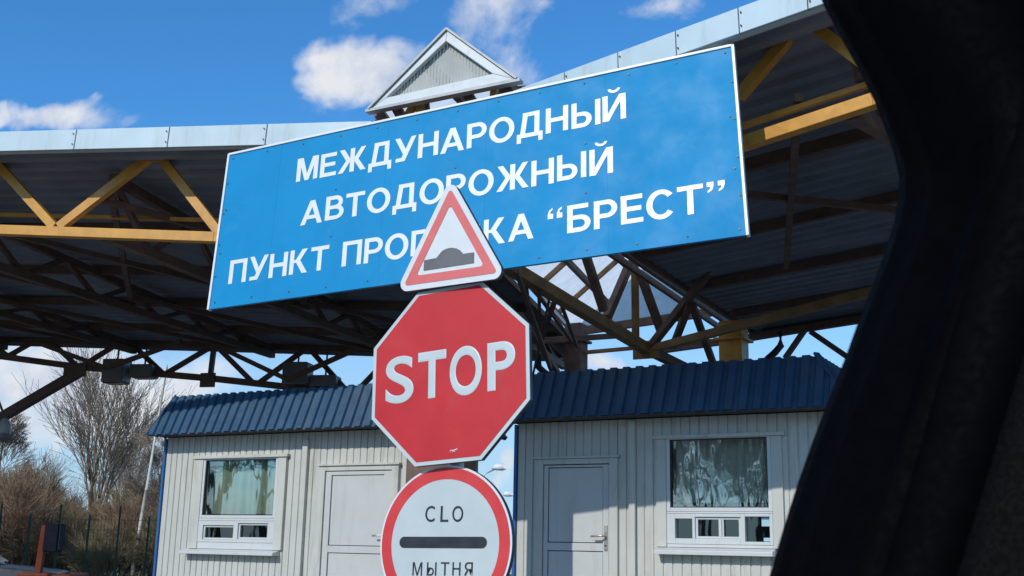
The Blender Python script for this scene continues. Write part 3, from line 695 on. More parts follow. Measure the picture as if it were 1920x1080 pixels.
lan = CB(); slab([gl, gr_, ri, li], .045, lan); lan.build('gable_board', M['gboard'], can, bevel=.006)
lan = CB(); NR = 44
for i in range(NR):                      # ribbed sheet behind the boards
    f0, f1 = i / NR, (i + .55) / NR; f2 = (i + 1) / NR
    def topz(f):
        P = gl.lerp(gr_, f); fa = (apex - gl).dot(GD) / (gr_ - gl).dot(GD)
        return gl.lerp(apex, f / fa) if f < fa else apex.lerp(gr_, (f - fa) / (1 - fa))
    for (a, b, h) in ((f0, f1, .058), (f1, f2, .061)):
        lan.add([gl.lerp(gr_, a) - gn * h, gl.lerp(gr_, b) - gn * h, topz(b) - gn * h - ZK * .01, topz(a) - gn * h - ZK * .01], [(0, 1, 2, 3)])
lan.build('gable_infill', M['infill'], can)
lan = CB(); lan.beam(gl - gn * .03 - GD * .05 - ZK * .012, gr_ - gn * .03 + GD * .05 - ZK * .012, .07, .022); 
lan.beam(gl - GD * .02 - gn * .02, apex + ZK * .012 - gn * .02, .07, .016, up=gn.cross(apex - gl)); lan.beam(gr_ + GD * .02 - gn * .02, apex + ZK * .012 - gn * .02, .07, .016, up=gn.cross(gr_ - apex)); lan.build('verge_flashing', M['lamplight'], can)
# ridge and eaves run back over the wedge between the wings
rb = AL + bL * 8.6; rb2 = AR + bR * 8.6 + dR * rin(8.6)
bl = rb + Vector((-.15, 0, .24)); br = rb2 + Vector((.2, 0, .32)); bt = (bl + br) / 2 + ZK * 1.05
fl = gl - gn * .05; fr_ = gr_ - gn * .05; ft = apex - gn * .05
for nm, (p, q, r, s) in (('skylight_slope', (fl, ft, bt, bl)), ('skylight_slope', (ft, fr_, br, bt))):
    lan = CB(); lan.add([p, q, r, s], [(0, 1, 2, 3)]); lan.build(nm, M['poly'], can)
lan = CB(); lan.add([bl, br, bt], [(0, 1, 2)]); lan.build('rear_gable_sheet', M['poly'], can)
def rafter(p, q, w_=.05, m='shadowed', nm='rafter'):
    lan = CB(); lan.beam(p - ZK * .04, q - ZK * .04, w_, w_ * 1.3); lan.build(nm, M[m], can)
for f in (.15, .32, .5, .68, .85):
    rafter(fl.lerp(bl, f), ft.lerp(bt, f)); rafter(fr_.lerp(br, f), ft.lerp(bt, f))
for f in (.0, .36, .68):
    rafter(fl.lerp(ft, f) - gn * .1, bl.lerp(bt, f), .06, 'brown', 'lantern_purlin'); rafter(fr_.lerp(ft, f) - gn * .1, br.lerp(bt, f), .06, 'brown', 'lantern_purlin')
rafter(ft - gn * .1, bt, .08, 'brown', 'ridge_beam'); rafter(bl, br, .09, 'brown', 'rear_sill_beam')
for (a, b, m, s) in (((788, 178), (790, 240), 'ochre', .055), ((782, 188), (760, 225), 'ochre', .05), ((706, 205), (735, 245), 'brown', .08), ((740, 196), (762, 235), 'brown', .07), ((872, 168), (900, 215), 'brown', .07),
                     ((928, 150), (926, 190), 'ochre', .05), ((942, 152), (968, 185), 'brown', .05), ((800, 180), (803, 230), 'brown', .03), ((955, 150), (955, 190), 'brown', .05)):
    mb = CB(); mb.beam(gp(*a, -.16), gp(*b, -.16), s, s); mb.build('clerestory_post', M[m], can)
# sheets closing the raised eaves of the lantern down to the wing roofs
for p, q, r, s in ((fl, bl, rb, AL), (fr_, br, rb2, AR)):
    lan = CB(); lan.add([p - gn * .5, q, r, s - gn * .5], [(0, 1, 2, 3)]); lan.build('clerestory_sheet', M['poly'], can)

# edge channels along the inner edges of both wings, and two more along the skylight's right side
eb = lambda A, d, b, k, a, z=.16: A + b * k + d * a - ZK * z
for p, q in ((eb(AL, dL, bL, .1, 0), eb(AL, dL, bL, 8.85, 0)), (eb(AR, dR, bR, .1, rin(.1)), eb(AR, dR, bR, 3.9, rin(3.9))), (eb(AR, dR, bR, 3.9, rin(3.9)), eb(AR, dR, bR, 8.85, rin(8.85))),
             (eb(AR, dR, bR, 3.2, rin(3.2) - .16, .14), eb(AR, dR, bR, 8.6, rin(8.6) - .18, .14)), (eb(AR, dR, bR, 3.0, rin(3.0) - .36, .12), eb(AR, dR, bR, 8.5, rin(8.5) - .40, .12))):
    mb = CB(); mb.beam(p, q, .05, .07); mb.build('edge_channel', M['brown'], can)
# downpipes
for k, pts in enumerate(([(1463, 622), (1464, 648), (1452, 662), (1440, 672), (1438, 690)], [(1008, 668), (1010, 688), (1020, 698), (1032, 706), (1034, 720)])):
    mb = CB(); mb.tube([at(x, y, 17.4 if k else 16.6) for x, y in pts], .055, 10); mb.build('downpipe', M['black'], can, smooth=True)
# hanging lamp housings under the rear edge of the left wing
def housing(cx, cy, wpx, hpx, Z, mside, hang, label, yaw=-.2):
    c = at(cx, cy, Z); s = Z / 2150; W = wpx * s; H = hpx * s
    o = empty('floodlight', c, yaw); tag(o, label, 'floodlight', 'lamps hung under the rear edge of the canopy')
    mb = MB(); mb.box((-W / 2, -.12, -H / 2), (W / 2, .22, H / 2)); hs = mb.build('housing', M['lampgrey'], o, bevel=.02)
    mb = MB(); mb.box((W / 2 + .001, -.09, -H / 2 + .03), (W / 2 + .012, .19, H / 2 - .03)); mb.build('side_plate', M[mside], o)
    mb = MB(); mb.box((-W / 2 + .04, -.10, -H / 2 - .012), (W / 2 - .04, .20, -H / 2 - .001)); mb.build('lens', M['dglass'], o)
    mb = MB(); mb.tube([(0, .05, H / 2), (.01, .05, H / 2 + hang)], .018, 8); mb.build('hanger', M['brown'], o)
ZB = (PLb.at(220, 690)).y - .25
housing(216, 696, 44, 46, ZB, 'lamplight', .42, 'tall square floodlight with pale side plate hung in front of the bare treetop')
housing(268, 696, 46, 25, ZB, 'lampgrey', .38, 'low flat dark floodlight beside the square lamp over the bare tree')
ZB2 = (PLb.at(560, 700)).y - .25
housing(556, 701, 50, 44, ZB2, 'lamplight', .3, 'square floodlight with pale side plate hung close above the blue roof')
housing(608, 715, 52, 22, ZB2, 'lampgrey', .45, 'low flat dark floodlight just left of the octagonal sign')
# bell-shaped lamp at the knee brace
c = at(7, 808, 18.1); o = empty('bell_lamp', c); tag(o, 'grey bell shaped lamp cut by the picture edge below the steel knee brace', 'lamp')
mb = MB(); mb.tube([(0, 0, .20), (0, 0, .16), (0, 0, .10), (0, 0, -.02), (0, 0, -.06)], [.03, .07, .10, .11, .115], 20); mb.build('lamp_cap', M['lamplight'], o, smooth=True)
mb = MB(); mb.tube([(0, 0, -.06), (0, 0, -.09), (0, 0, -.14), (0, 0, -.17)], [.15, .17, .13, .05], 20); mb.build('lamp_shade', M['lampgrey'], o, smooth=True)
mb = MB(); mb.tube([(0, 0, .2), (-.15, 0, .5)], .02, 8); mb.build('stem', M['brown'], o)

# ------------------------------------------------------------------ big blue name board
bc = at(850.47, 352.72, 8.4); bfr = sign_frame(-.4299, -.1143, .0528)
bs = sign_root('name_board', bc, bfr)
tag(bs, 'wide blue board with three lines of white lettering fixed to the canopy front', 'sign')
def buv(x, y): return uvof(x, y, bc, bfr)
cor = [buv(391, 580), buv(1402, 440), buv(1374, 85), buv(430, 290)]
mb = MB(); mb.prism(cor, -.028, 0); mb.build('panel', M['sblue'], bs)
mb = MB()
for i in range(4):
    a = Vector(cor[i]); b = Vector(cor[(i + 1) % 4])
    if i == 0: continue
    d = (b - a).normalized() * .006
    mb.beam((a - d).to_3d() + Vector((0, 0, -.012)), (b + d).to_3d() + Vector((0, 0, -.012)), .046, .022, up=Vector((-d.y, d.x, 0)))
mb.build('edge_trim', M['swhite'], bs, bevel=.003)
def bline(words, name='lettering'):
    for (txt, p0, p1, top, bold, extra) in words:
        mb = MB(); a = buv(*p0); b = buv(*p1); t = buv(*top); sh = (b[1] - a[1]) / (b[0] - a[0])
        cap = (t[1] - a[1]) - (t[0] - a[0]) * sh
        put_bold(mb, txt, a[0], b[0], a[1], cap, .003, sh)
        mb.build(name, M['swhite'], bs)
BD = .020
bline([('МЕЖДУНАРОДНЫЙ', (555, 342), (1175, 222), (558.5, 299), BD, None)])
bline([('АВТОДОРОЖНЫЙ', (563, 423), (1149, 324), (565.5, 379), BD, None)])
bline([('ПУНКТ', (428, 533), (614, 505), (431.5, 489), BD, None), ('ПРОПУСКА', (641, 501), (1001, 447), (643, 455), BD, None), ('БРЕСТ', (1064.5, 438), (1321, 399), (1064.5, 386), BD, None),
       ('“', (1027, 446), (1055, 442), (1027, 391), BD, True), ('”', (1327, 397), (1361, 392), (1327, 343), BD, True)])
mb = MB()
rnd = random.Random(5)
W_ = cor[1][0]; 
def lerp2(a, b, t): return (a[0] + (b[0] - a[0]) * t, a[1] + (b[1] - a[1]) * t)
for row in (.035, .34, .62, .965):
    l = lerp2(cor[0], cor[3], row); r = lerp2(cor[1], cor[2], row)
    for i in range(13 if row in (.035, .965) else 5):
        n_ = 12 if row in (.035, .965) else 4
        u = lerp2(l, r, .012 + .976 * i / n_)
        u = (u[0] + rnd.uniform(-.01, .01), u[1] + rnd.uniform(-.006, .006))
        mb.tube([(u[0], u[1], 0), (u[0], u[1], .006)], .0075, 7)
for t in (.2, .4, .6, .8):
    for e in (.006, .994):
        u = lerp2(lerp2(cor[0], cor[1], e), lerp2(cor[3], cor[2], e), t); mb.tube([(u[0], u[1], 0), (u[0], u[1], .006)], .0075, 7)
mb.build('rivet', M['dsteel'], bs)
for e in (.125, .36, .56, .78):
    mb = MB(); a = lerp2(cor[0], cor[1], e); b = lerp2(cor[3], cor[2], e); mb.beam((a[0], a[1] + .01, .0006), (b[0], b[1] - .01, .0006), .003, .0012, up=(0, 0, 1)); mb.build('sheet_seam', M['sblue'], bs)
mb = MB()
for v in (-.5, .1, .6): mb.box((cor[0][0] + .15, v - .03, -.07), (cor[1][0] - .1, v + .03, -.029))
for u in (-1.7, -.55, .6, 1.7): mb.box((u - .03, -.30, -.30), (u + .03, .62, -.071))
mb.build('support_rail', M['ochre'], bs)

# ------------------------------------------------------------------ stacked road signs on their pole
SZ = 5.5
def plate(root, poly, m_rim='swhite'):
    mb = MB(); mb.prism(poly, -.004, 0); mb.build('face', M[m_rim], root)
    n = len(poly); mb = MB()   # folded flange behind the plate
    inn = [(a * .985, b * .985) for a, b in poly]
    mb.add([(a, b, -.0045) for a, b in poly] + [(a, b, -.03) for a, b in poly] + [(a, b, -.03) for a, b in inn] + [(a, b, -.0045) for a, b in inn],
           [(i, n + i, n + (i + 1) % n, (i + 1) % n) for i in range(n)] + [(n + i, 2 * n + i, 2 * n + (i + 1) % n, n + (i + 1) % n) for i in range(n)] + [(2 * n + i, 3 * n + i, 3 * n + (i + 1) % n, 2 * n + (i + 1) % n) for i in range(n)])
    mb.build('flange', M['dsteel'], root)
# triangle
tcn = at(843.6, 466.2, SZ); tfr = sign_frame(-.516, .008, .022)
ts = sign_root('warning_sign', tcn, tfr); tag(ts, 'triangular red bordered warning sign with a grey road hump, topmost on the pole', 'road sign')
def tri(side): h = side * math.sqrt(3) / 2; return [(-side / 2, -h / 3), (side / 2, -h / 3), (0, 2 * h / 3)]
S = .548
plate(ts, rounded(tri(S + .115), .042, 8))
mb = MB(); 
def ring(mb, outer, inner, z):
    n = len(outer); mb.add([(a, b, z) for a, b in outer] + [(a, b, z) for a, b in inner], [(i, (i + 1) % n, n + (i + 1) % n, n + i) for i in range(n)])
ring(mb, rounded(tri(S + .012), .014, 8), rounded(tri(.405), .012, 8), .002); mb.build('red_border', M['sfade'], ts)
def tuv(x, y): return uvof(x, y, tcn, tfr)
pb = [tuv(720 + x / 4.696, 330 + y / 4.696) for x, y in ((350, 834), (793, 766), (795, 672), (700, 686), (672, 655), (640, 638), (597, 632), (552, 640), (515, 660), (485, 695), (465, 722), (355, 744))]
mb = MB(); mb.add([(a, b, .003) for a, b in pb], [list(range(len(pb)))]); mb.build('hump_symbol', M['sbump'], ts)
# octagon
ocn = at(840.7, 699.0, SZ); ofr = sign_frame(-.485, -.0735, .0718); RO = .4488
os_ = sign_root('stop_sign', ocn, ofr); tag(os_, 'red octagonal sign reading STOP in pale letters, in the middle of the pole', 'road sign')
plate(os_, ngon(RO, 8), 'sgrey')
mb = MB(); mb.add([(a, b, .0015) for a, b in ngon(RO - .019, 8)], [list(range(8))]); mb.build('red_field', M['sred'], os_)
def ouv(x, y): return uvof(680 + x / 2.7, 500 + y / 2.7, ocn, ofr)
mb = MB()
for ch, x0, y0, x1, y1, bd in (('S', 115, 692, 262, 450, .016), ('T', 279, 668, 425, 420, .030), ('O', 441, 652, 605, 398, .024), ('P', 633, 632, 773, 375, .020)):
    a = ouv(x0, y0); b = ouv(x1, y1); xm = (x0 + x1) / 2; lo = ouv(xm, y0)[1] if ch in 'SO' else ouv((335 + 365) / 2 if ch == 'T' else x0 + 20, y0 - 2)[1]; hi = ouv(xm, y1 + (4 if ch != 'T' else 8))[1]
    put_text(mb, ch, a[0], b[0], lo, hi - lo, .003, bd, 1.0, 0.0, True)
mb.build('lettering', M['sgrey'], os_)
mb = MB()
for (x0, y0, x1, y1) in ((442, 935, 482, 921), (450, 930, 478, 927), (455, 940, 468, 926), (446, 928, 470, 936)):
    a = ouv(x0, y0); b = ouv(x1, y1); mb.beam((a[0], a[1], .0022), (b[0], b[1], .0022), .0022, .001, up=(0, 0, 1))
mb.build('scuff', M['swhite'], os_)
# round
rcn = at(832.6, 1019, SZ); rfr = sign_frame(-.51, -.03, .012); RR = .372
rs = sign_root('customs_sign', rcn, rfr); tag(rs, 'round red ringed white sign with a black bar reading CLO, lowest on the pole', 'road sign')
plate(rs, circle(RR, 72), 'swhite')
mb = MB(); ring(mb, circle(RR * .972, 72), circle(RR * .818, 72), .002); mb.build('red_ring', M['sring'], rs)
mb = MB(); mb.add([(a, b, .0015) for a, b in circle(RR * .817, 72)], [list(range(72))]); mb.build('white_field', M['sgrey'], rs)
def ruv(x, y): return uvof(700 + x / 4.697, 850 + y / 4.697, rcn, rfr)
mb = MB(); a = ruv(233, 783); b = ruv(1003, 787); hh = (ruv(617, 733)[1] - ruv(617, 834)[1]) / 2
cy = (a[1] + b[1]) / 2
bar = [(b[0] - hh + hh * math.cos(t), cy + hh * math.sin(t)) for t in [(-90 + 15 * i) * math.pi / 180 for i in range(13)]] + [(a[0] + hh + hh * math.cos(t), cy + hh * math.sin(t)) for t in [(90 + 15 * i) * math.pi / 180 for i in range(13)]]
mb.add([(x, y, .003) for x, y in bar], [list(range(len(bar)))]); mb.build('black_bar', M['sdark'], rs)
mb = MB()
def rtext(txt, x0, x1, yb, yt, bd):
    a = ruv(x0, yb); b = ruv(x1, yb); t = ruv(x0, yt); put_text(mb, txt, a[0], b[0], a[1], t[1] - a[1], .003, bd, 1.0, 0, True)
for ch, x0, x1 in (('C', 458, 541), ('L', 592, 662), ('O', 696, 791)): rtext(ch, x0, x1, 604, 464, .004)
for ch, x0, x1 in (('М', 346, 430), ('Ы', 472, 556), ('Т', 594, 668), ('Н', 697, 768), ('Я', 802, 876)): rtext(ch, x0, x1, 1076, 958, .002)
mb.build('lettering', M['sdark'], rs)
# pole
pc = at(842, 800, SZ); off = -Vector((math.sin(-.5), -math.cos(-.5), 0)) * .085
pp = Vector((pc.x, pc.y, 0)) + off
po = empty('sign_pole', pp); tag(po, 'grey steel pole standing behind the three stacked road signs', 'pole')
mb = MB(); ztop = at(843, 400, SZ).z; mb.tube([(0, 0, 0), (0, 0, ztop)], .035, 16); mb.build('pipe', M['steel'], po, smooth=True)
for z in (rcn.z, ocn.z - .2, ocn.z + .2, tcn.z - .08):
    mb = MB(); mb.tube([(0, 0, z - .02), (0, 0, z + .02)], .042, 16); mb.build('clamp', M['dsteel'], po)

# ------------------------------------------------------------------ car the picture is taken from: pillar and trim at the edge of its window
car = empty('car', (0.3, 0.2, 0)); tag(car, 'black window pillar and dark fabric trim of the car the view is taken from', 'car')
E0 = [(1520, -60), (1545, 0), (1575, 55), (1606, 110), (1641, 180), (1664, 240), (1681, 290), (1689, 330), (1688, 372), (1678, 425), (1662, 480), (1640, 540), (1612, 612), (1584, 690), (1556, 760), (1526, 840), (1498, 920), (1470, 1010), (1450, 1080), (1425, 1170)]
def band(off, Z):
    out = []
    for i, (x, y) in enumerate(E0):
        t = (y + 60) / 1230; o_ = off(t, x) + 27; out.append(at(o_, y, Z))
    return out
cv = [band(lambda t, x: x + 3, .90), band(lambda t, x: x + 16, .885), band(lambda t, x: x + 34, .875), band(lambda t, x: x + 60, .84), band(lambda t, x: x + max(90, 150 + 60 * (1 - t)), .80),
      band(lambda t, x: max(x + 130, 2004 - 366 * t) - 20, .77)]
def loft(name, cs, m, th):
    mb = MB(); n = len(cs[0])
    for c_ in cs: mb.v += [tuple(p - Vector((.3, .2, 0))) for p in c_]
    for j in range(len(cs) - 1):
        for i in range(n - 1): mb.f.append([j * n + i, j * n + i + 1, (j + 1) * n + i + 1, (j + 1) * n + i]); mb.mi.append(0)
    o_ = mb.build(name, m, car, smooth=True); s_ = o_.modifiers.new('thickness', 'SOLIDIFY'); s_.thickness = th; s_.offset = 0
    return o_
loft('pillar', cv, M['pillar'], .03)
B2 = lambda t, x: 2128 - 365 * t
loft('fabric_trim', [band(lambda t, x: 2004 - 366 * t - 60 if x < 2004 - 366 * t - 60 else x + 80, .80), band(lambda t, x: max(2004 - 366 * t, x + 110), .765), band(lambda t, x: max(2126 - 366 * t, x + 240), .745)], M['pillar'], .02)
loft('door_trim', [band(lambda t, x: max(2128 - 366 * t, x + 242), .744), band(lambda t, x: max(2180 - 366 * t, x + 300), .72), band(lambda t, x: 2350, .66), band(lambda t, x: 2700, .62)], M['fabric'], .02)
mb = MB(); mb.tube([p - Vector((.3, .2, 0)) for p in band(lambda t, x: x + 4, .895)], .0042, 10); mb.build('rubber_seal', M['rubber'], car, smooth=True)
mb = MB(); mb.tube([p - Vector((.3, .2, 0)) for p in band(lambda t, x: x + 24, .874)], .0035, 10); mb.build('rubber_seal', M['rubber'], car, smooth=True)

# ------------------------------------------------------------------ vegetation
def grow(mb, rnd, p, d, r, L, lev, maxlev, spread, gravi, minr, nch, segs=3, sides=(6, 5, 4, 3, 3, 3, 3)):
    pts = [p]; rs = [r]; dd = d.copy()
    for i in range(segs):
        dd = (dd + Vector((rnd.gauss(0, .12), rnd.gauss(0, .12), rnd.gauss(0, .08) + gravi))).normalized()
        pts.append(pts[-1] + dd * (L / segs)); rs.append(max(minr, r * (1 - .45 * (i + 1) / segs)))
    mb.tube(pts, rs, sides[min(lev, 6)], cap=False)
    if lev >= maxlev: return
    for k in range(nch[min(lev, len(nch) - 1)]):
        f = rnd.uniform(.35, 1.0) if k else 1.0
        x = f * segs; i = min(int(x), segs - 1); q = pts[i].lerp(pts[i + 1], x - i); rr = rs[i] + (rs[i + 1] - rs[i]) * (x - i)
        ax = Vector((rnd.gauss(0, 1), rnd.gauss(0, 1), rnd.gauss(0, .5))).normalized()
        nd = (d * 1.0 + ax * (spread * rnd.uniform(.6, 1.25) if k else spread * .3)).normalized()
        grow(mb, rnd, q, nd, max(minr, rr * (rnd.uniform(.5, .72) if k else .9)), L * rnd.uniform(.62, .85), lev + 1, maxlev, spread, gravi, minr, nch, 3 if lev < 3 else 2, sides)

def make_tree(seed, H, m, kind):
    rnd = random.Random(seed)
    tr = MB(); cr = MB()
    if kind == 'tree':
        pts = [Vector((0, 0, 0)), Vector((.05, 0, H * .12)), Vector((-.02, .05, H * .25))]
        tr.tube(pts, [.16, .13, .11], 8)
        for k in range(6):
            a = k * 2.4 + rnd.uniform(-.4, .4); s = rnd.uniform(.28, .62) if k else .05
            grow(cr, rnd, pts[-1] - Vector((0, 0, H * .1 * (k % 3) / 2.5)), Vector((math.cos(a) * s, math.sin(a) * s, 1)).normalized(), .075, H * .27, 0, 5, .50, .05, .0075, (4, 4, 3, 3, 2))
    elif kind == 'tall':
        pts = [Vector((0, 0, 0)), Vector((.1, 0, H * .3)), Vector((0, .1, H * .6)), Vector((.05, 0, H * .97))]
        tr.tube(pts, [.2, .16, .11, .03], 8)
        for k in range(26):
            f = rnd.uniform(.22, .98); i = min(int(f * 3), 2); q = pts[i].lerp(pts[i + 1], f * 3 - i); a = rnd.uniform(0, 6.28)
            grow(cr, rnd, q, Vector((math.cos(a), math.sin(a), .9)).normalized(), .05 * (1.2 - f), H * .16 * (1.25 - f * .6), 0, 4, .55, .04, .008, (4, 4, 4, 3))
    else:
        for k in range(12):
            a = rnd.uniform(0, 6.28); s = rnd.uniform(.15, .75); q = Vector((rnd.uniform(-.8, .8), rnd.uniform(-.6, .6), 0))
            st = tr if k < 2 else cr
            dd = Vector((math.cos(a) * s, math.sin(a) * s, 1)).normalized()
            if k < 2: tr.tube([q, q + dd * H * .3], [.06, .04], 6); q = q + dd * H * .28
            grow(cr, rnd, q, dd, .035, H * .36, 0, 4, .65, .02, .0085, (5, 5, 5, 4))
    return tr, cr
def place_tree(proto, x, y, s, rz, label, group, name):
    tm, cm, mt = proto
    o = empty(name, (x, y, 0), rz); o.scale = (s, s, s); tag(o, label, 'tree' if name == 'bare_tree' else 'bush', group)
    a = bpy.data.objects.new('trunk', tm); COL.objects.link(a); a.parent = o
    b = bpy.data.objects.new('crown', cm); COL.objects.link(b); b.parent = o
    return o
def proto(seed, H, m, kind):
    tr, cr = make_tree(seed, H, m, kind)
    out = []
    for nm, q in (('trunk', tr), ('crown', cr)):
        me = bpy.data.meshes.new(nm); me.from_pydata(q.v, [], q.f); me.update(); me.materials.append(M[m]); out.append(me)
    return out[0], out[1], m
pt_main = proto(11, 8.0, 'bark', 'tree'); pt_tall = proto(21, 8.0, 'bark', 'tall')
pt_b = [proto(31, 4.2, 'twig', 'bush'), proto(32, 4.2, 'twig2', 'bush'), proto(33, 4.2, 'twig', 'bush')]
p = at(172, 1030, 40); place_tree(pt_main, p.x, p.y, .97, .6, 'tall pale bare tree with spreading branches rising above the brown thicket', None, 'bare_tree')
p = at(292, 1030, 36); place_tree(pt_tall, p.x, p.y, .56, 2, 'narrow bare tree with fine dark twigs partly behind the booth wall', None, 'bare_tree')
p = at(60, 1030, 46); place_tree(pt_main, p.x, p.y, .55, 3.6, 'smaller pale bare tree at the edge of the thicket left of the tall one', None, 'bare_tree')
p = at(-20, 1030, 48); place_tree(pt_tall, p.x, p.y, .72, 1, 'bare tree with dense brown twigs at the left picture edge above the thicket', None, 'bare_tree')
p = at(228, 1030, 50); place_tree(pt_main, p.x, p.y, .80, 4.4, 'pale bare tree between the tallest tree and the white leaning pole', None, 'bare_tree')
rnd = random.Random(3)
BG = 'brown leafless bushes behind the wire fence'
i = 0
for px in range(-80, 420, 36):
    for Z, s0 in ((31, .44), (38, .60)):
        p = at(px + rnd.uniform(-14, 14), 1030, Z + rnd.uniform(-1.5, 1.5)); s = s0 * rnd.uniform(.85, 1.15) * (1.15 if px < 60 else .72 if 110 < px < 235 else 1.0)
        place_tree(pt_b[i % 3], p.x, p.y, s, rnd.uniform(0, 6), 'brown leafless bush in the thicket behind the wire fence', BG, 'bare_bush'); i += 1
# the row of trees across the road whose reflection stands in the booth windows
for k in range(15):
    x = -31 + rnd.uniform(-2, 2) + (k - 7) * -.35; y = -25 + k * 2.75 + rnd.uniform(-1, 1)
    place_tree((pt_tall, pt_main)[k % 3 == 2], x, y, 1.15 * rnd.uniform(.9, 1.15), rnd.uniform(0, 6), 'bare tree across the road seen mirrored in the booth window panes', 'bare trees mirrored in the booth windows', 'bare_tree')

# ------------------------------------------------------------------ things along the left edge
p0 = at(247, 1082, 30); p1 = at(314, 684, 31.4)
dr = (p1 - p0) / (p1.z - p0.z); gpos = p0 - dr * p0.z
o = empty('flag_pole', gpos); tag(o, 'thin white leaning pole in front of the trees beside the booth', 'pole')
mb = MB(); mb.tube([(0, 0, 0), dr * 1.4, dr * 2.6], [.06, .055, .046], 12); mb.build('lower_tube', M['polew'], o, smooth=True)
mb = MB(); mb.tube([dr * 2.6, p1 - gpos - dr * .08], [.038, .024], 10); mb.build('upper_tube', M['polew'], o, smooth=True)
mb = MB(); mb.tube([p1 - gpos - dr * .08, p1 - gpos], [.014, .007], 6); mb.build('tip_rod', M['dsteel'], o)
mb = MB(); mb.tube([dr * 1.28, dr * 1.33], .064, 12); mb.build('collar', M['black'], o)
# fence
fp0 = at(-120, 1040, 24); fp1 = at(330, 1040, 24); FHt = 1.72
fo = empty('wire_fence', (fp0.x, fp0.y, 0)); tag(fo, 'dark green wire mesh fence in front of the brown thicket', 'fence')
Lf = (fp1 - fp0).x
nP = 9
for i in range(nP):
    mb = MB(); x = Lf * i / (nP - 1); mb.tube([(x, 0, 0), (x, 0, FHt + (.05 if i % 2 else .25))], .022, 8); mb.build('post', M['fgreen'], fo)
mb = MB(); k = 0.0
while k < Lf: mb.beam((k, 0.03, .08), (k, 0.03, FHt), .006, .006); k += .07
z = .08
while z <= FHt: mb.beam((0, .036, z), (Lf, .036, z), .006, .006); z += .2
mb.build('mesh', M['fwire'], fo)
# barrier post with its dark signal box
c = at(74, 1040, 14); o = empty('barrier_post', (c.x, c.y, 0)); tag(o, 'leaning orange post with a dark blue signal box at the lower picture edge', 'barrier')
top = at(86, 985, 14) - Vector((c.x, c.y, 0)); bot = at(64, 1085, 14) - Vector((c.x, c.y, 0))
mb = MB(); mb.beam((bot.x, 0, 0), (top.x, 0, top.z), .075, .075); mb.build('post', M['orange'], o, bevel=.006)
ct = at(97, 1008, 13.9) - Vector((c.x, c.y, 0))
mb = MB(); mb.box((ct.x - .085, -.14, ct.z - .165), (ct.x + .085, .08, ct.z + .165)); mb.build('signal_box', mat('signal_box_paint', (.008, .011, .020), .7, spec=.08), o, bevel=.012)
mb = MB(); mb.box((ct.x + .0855, -.12, ct.z - .15), (ct.x + .10, .06, ct.z + .15)); mb.build('side_louvre', mat('louvre_paint', (.03, .04, .06), .7, spec=.1), o)
mb = MB(); mb.box((bot.x - .16, -.15, .0), (bot.x + .22, .15, at(70, 1074, 14).z)); mb.build('cabinet', M['orange'], o, bevel=.02)
c = at(132, 1090, 13); o = empty('barrier_block', (c.x, c.y, 0), .1); tag(o, 'bright orange plastic barrier block just showing at the bottom edge', 'barrier')
zt = at(130, 1075, 13).z
mb = MB(); mb.prism([(-.24, 0), (.24, 0), (.2, .15), (.12, .3), (.1, zt), (-.1, zt), (-.12, .3), (-.2, .15)], -.4, .4, (Vector(), Vector((1, 0, 0)), Vector((0, 0, 1)), Vector((0, 1, 0)))); mb.build('body', M['orange'], o, bevel=.02)
mb = MB(); mb.tube([(0, -.2, zt), (0, -.2, zt + .02)], .04, 12); mb.build('filler_cap', M['sdark'], o)
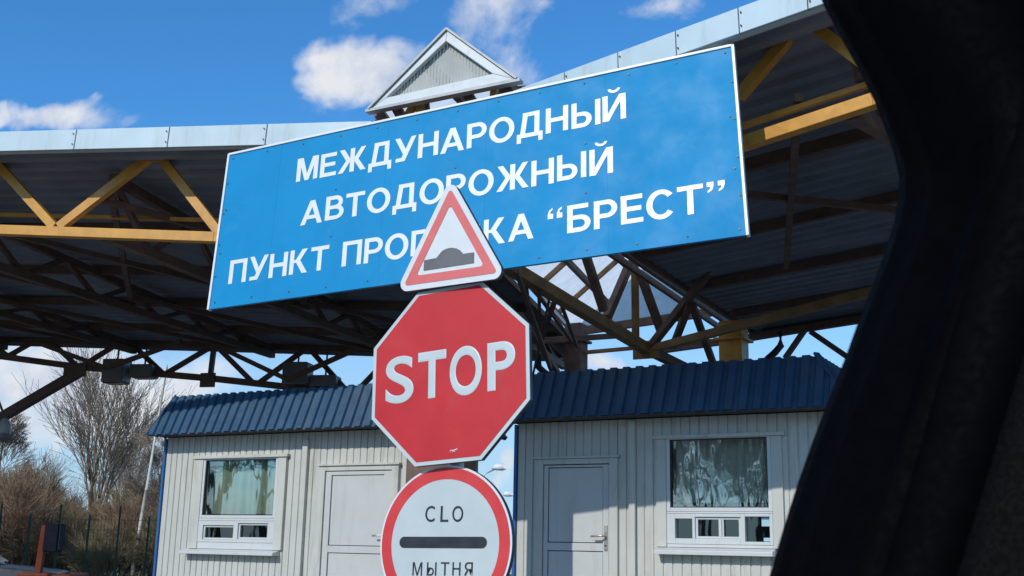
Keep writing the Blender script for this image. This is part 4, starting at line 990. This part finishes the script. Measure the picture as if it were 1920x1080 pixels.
# silver car parked at the left picture edge
def parked_car(loc, rz):
    o = empty('parked_car', loc, rz); tag(o, 'silver car parked in front of the fence at the lower picture corner', 'car')
    Wd = 1.7
    body = [(-2.1, .28), (2.05, .28), (2.1, .55), (2.0, .78), (1.15, .86), (-1.95, .90), (-2.12, .75)]
    ax = (Vector(), Vector((1, 0, 0)), Vector((0, 0, 1)), Vector((0, -1, 0)))
    mb = MB(); mb.prism(body, -Wd / 2, Wd / 2, ax); mb.build('body', M['silver'], o, bevel=.06)
    cab = [(-1.85, .89), (1.1, .86), (.35, 1.30), (.1, 1.34), (-1.1, 1.33), (-1.4, 1.27)]
    mb = MB(); mb.prism(cab, -Wd / 2 + .12, Wd / 2 - .12, ax); mb.build('cabin', M['silver'], o, bevel=.05)
    for s in (-1, 1):
        for poly in ([(-1.6, .92), (-.45, .92), (-.45, 1.25), (-1.28, 1.24)], [(-.38, .92), (.88, .90), (.28, 1.24), (-.38, 1.25)]):
            mb = MB(); z0 = s * (Wd / 2 - .118); mb.prism(poly, min(z0, z0 + s * .004), max(z0, z0 + s * .004), ax); mb.build('side_window', M['dglass'], o)
        for x in (-1.3, 1.3):
            mb = MB(); mb.tube([(x, s * (Wd / 2 - .2), .3), (x, s * (Wd / 2 + .01), .3)], .3, 24); wh = mb.build('wheel', M['tyre'], o)
            mb = MB(); mb.tube([(x, s * (Wd / 2 + .011), .3), (x, s * (Wd / 2 + .02), .3)], .19, 20); mb.build('rim', M['steel'], wh)
        mb = MB(); mb.box((2.02, s * .62 - .14, .6), (2.11, s * .62 + .14, .72)); mb.build('headlight', M['lwhite'], o)
    mb = MB(); mb.add([(1.09, -.68, .89), (1.09, .68, .89), (.40, .66, 1.285), (.40, -.66, 1.285)], [(0, 1, 2, 3)]); mb.v = [(x + .03, y, z + .02) for x, y, z in mb.v]; mb.build('windscreen', M['dglass'], o)
c = at(-150, 1040, 17.0); parked_car((c.x, c.y, .005), .25)

# ------------------------------------------------------------------ far lamps and low building seen between the booths
def street_lamp(hx, hy, bx, by, Z, lab, side):
    h = at(hx, hy, Z); b = at(bx, by, Z); o = empty('street_lamp', (b.x, b.y, 0)); tag(o, lab, 'street lamp', 'street lamps between the booths')
    r = h - Vector((b.x, b.y, 0))
    mb = MB(); mb.tube([(0, 0, 0), (0, 0, b.z - .3)], [.11, .06], 10); mb.build('post', M['steel'], o, smooth=True)
    mb = MB(); mb.tube([(0, 0, b.z - .3), Vector((r.x * .3, 0, b.z + (r.z - b.z) * .6)), Vector((r.x * .9, 0, r.z))], .035, 8); mb.build('arm', M['steel'], o, smooth=True)
    mb = MB(); mb.tube([(r.x - .32 * side, 0, r.z), (r.x - .1 * side, 0, r.z + .05), (r.x + .2 * side, 0, r.z + .05), (r.x + .36 * side, 0, r.z)], [.06, .15, .16, .05], 12); mb.build('lamp_head', M['lwhite'], o, smooth=True)
street_lamp(935, 878, 897, 906, 52, 'street lamp with curved arm beside the brown column under the octagonal sign', 1)
street_lamp(954, 928, 985, 934, 70, 'farther street lamp reaching out from behind the right booth edge', -1)
c0 = at(890, 1000, 60); c1 = at(1000, 1000, 60)
o = empty('low_building', (c0.x, 60, 0)); tag(o, 'low pale building far off in the gap between the two booths', 'building')
hgt = at(960, 989, 60).z; wd = c1.x - c0.x
mb = MB(); mb.box((0, 0, 0), (wd, 6, hgt - .15)); mb.build('wall', M['render'], o)
mb = MB(); mb.box((-.2, -.2, hgt - .15), (wd + .2, 6.2, hgt)); mb.build('roof', M['dsteel'], o)
for k in range(3):
    x = .4 + k * .95; mb = MB(); mb.box((x, -.03, .9), (x + .55, -.002, 1.7)); mb.build('window', M['dglass'], o)
mb = MB(); mb.box((wd - .5, -.03, 0), (wd - .1, -.002, 2.0)); mb.build('door', M['brown'], o)
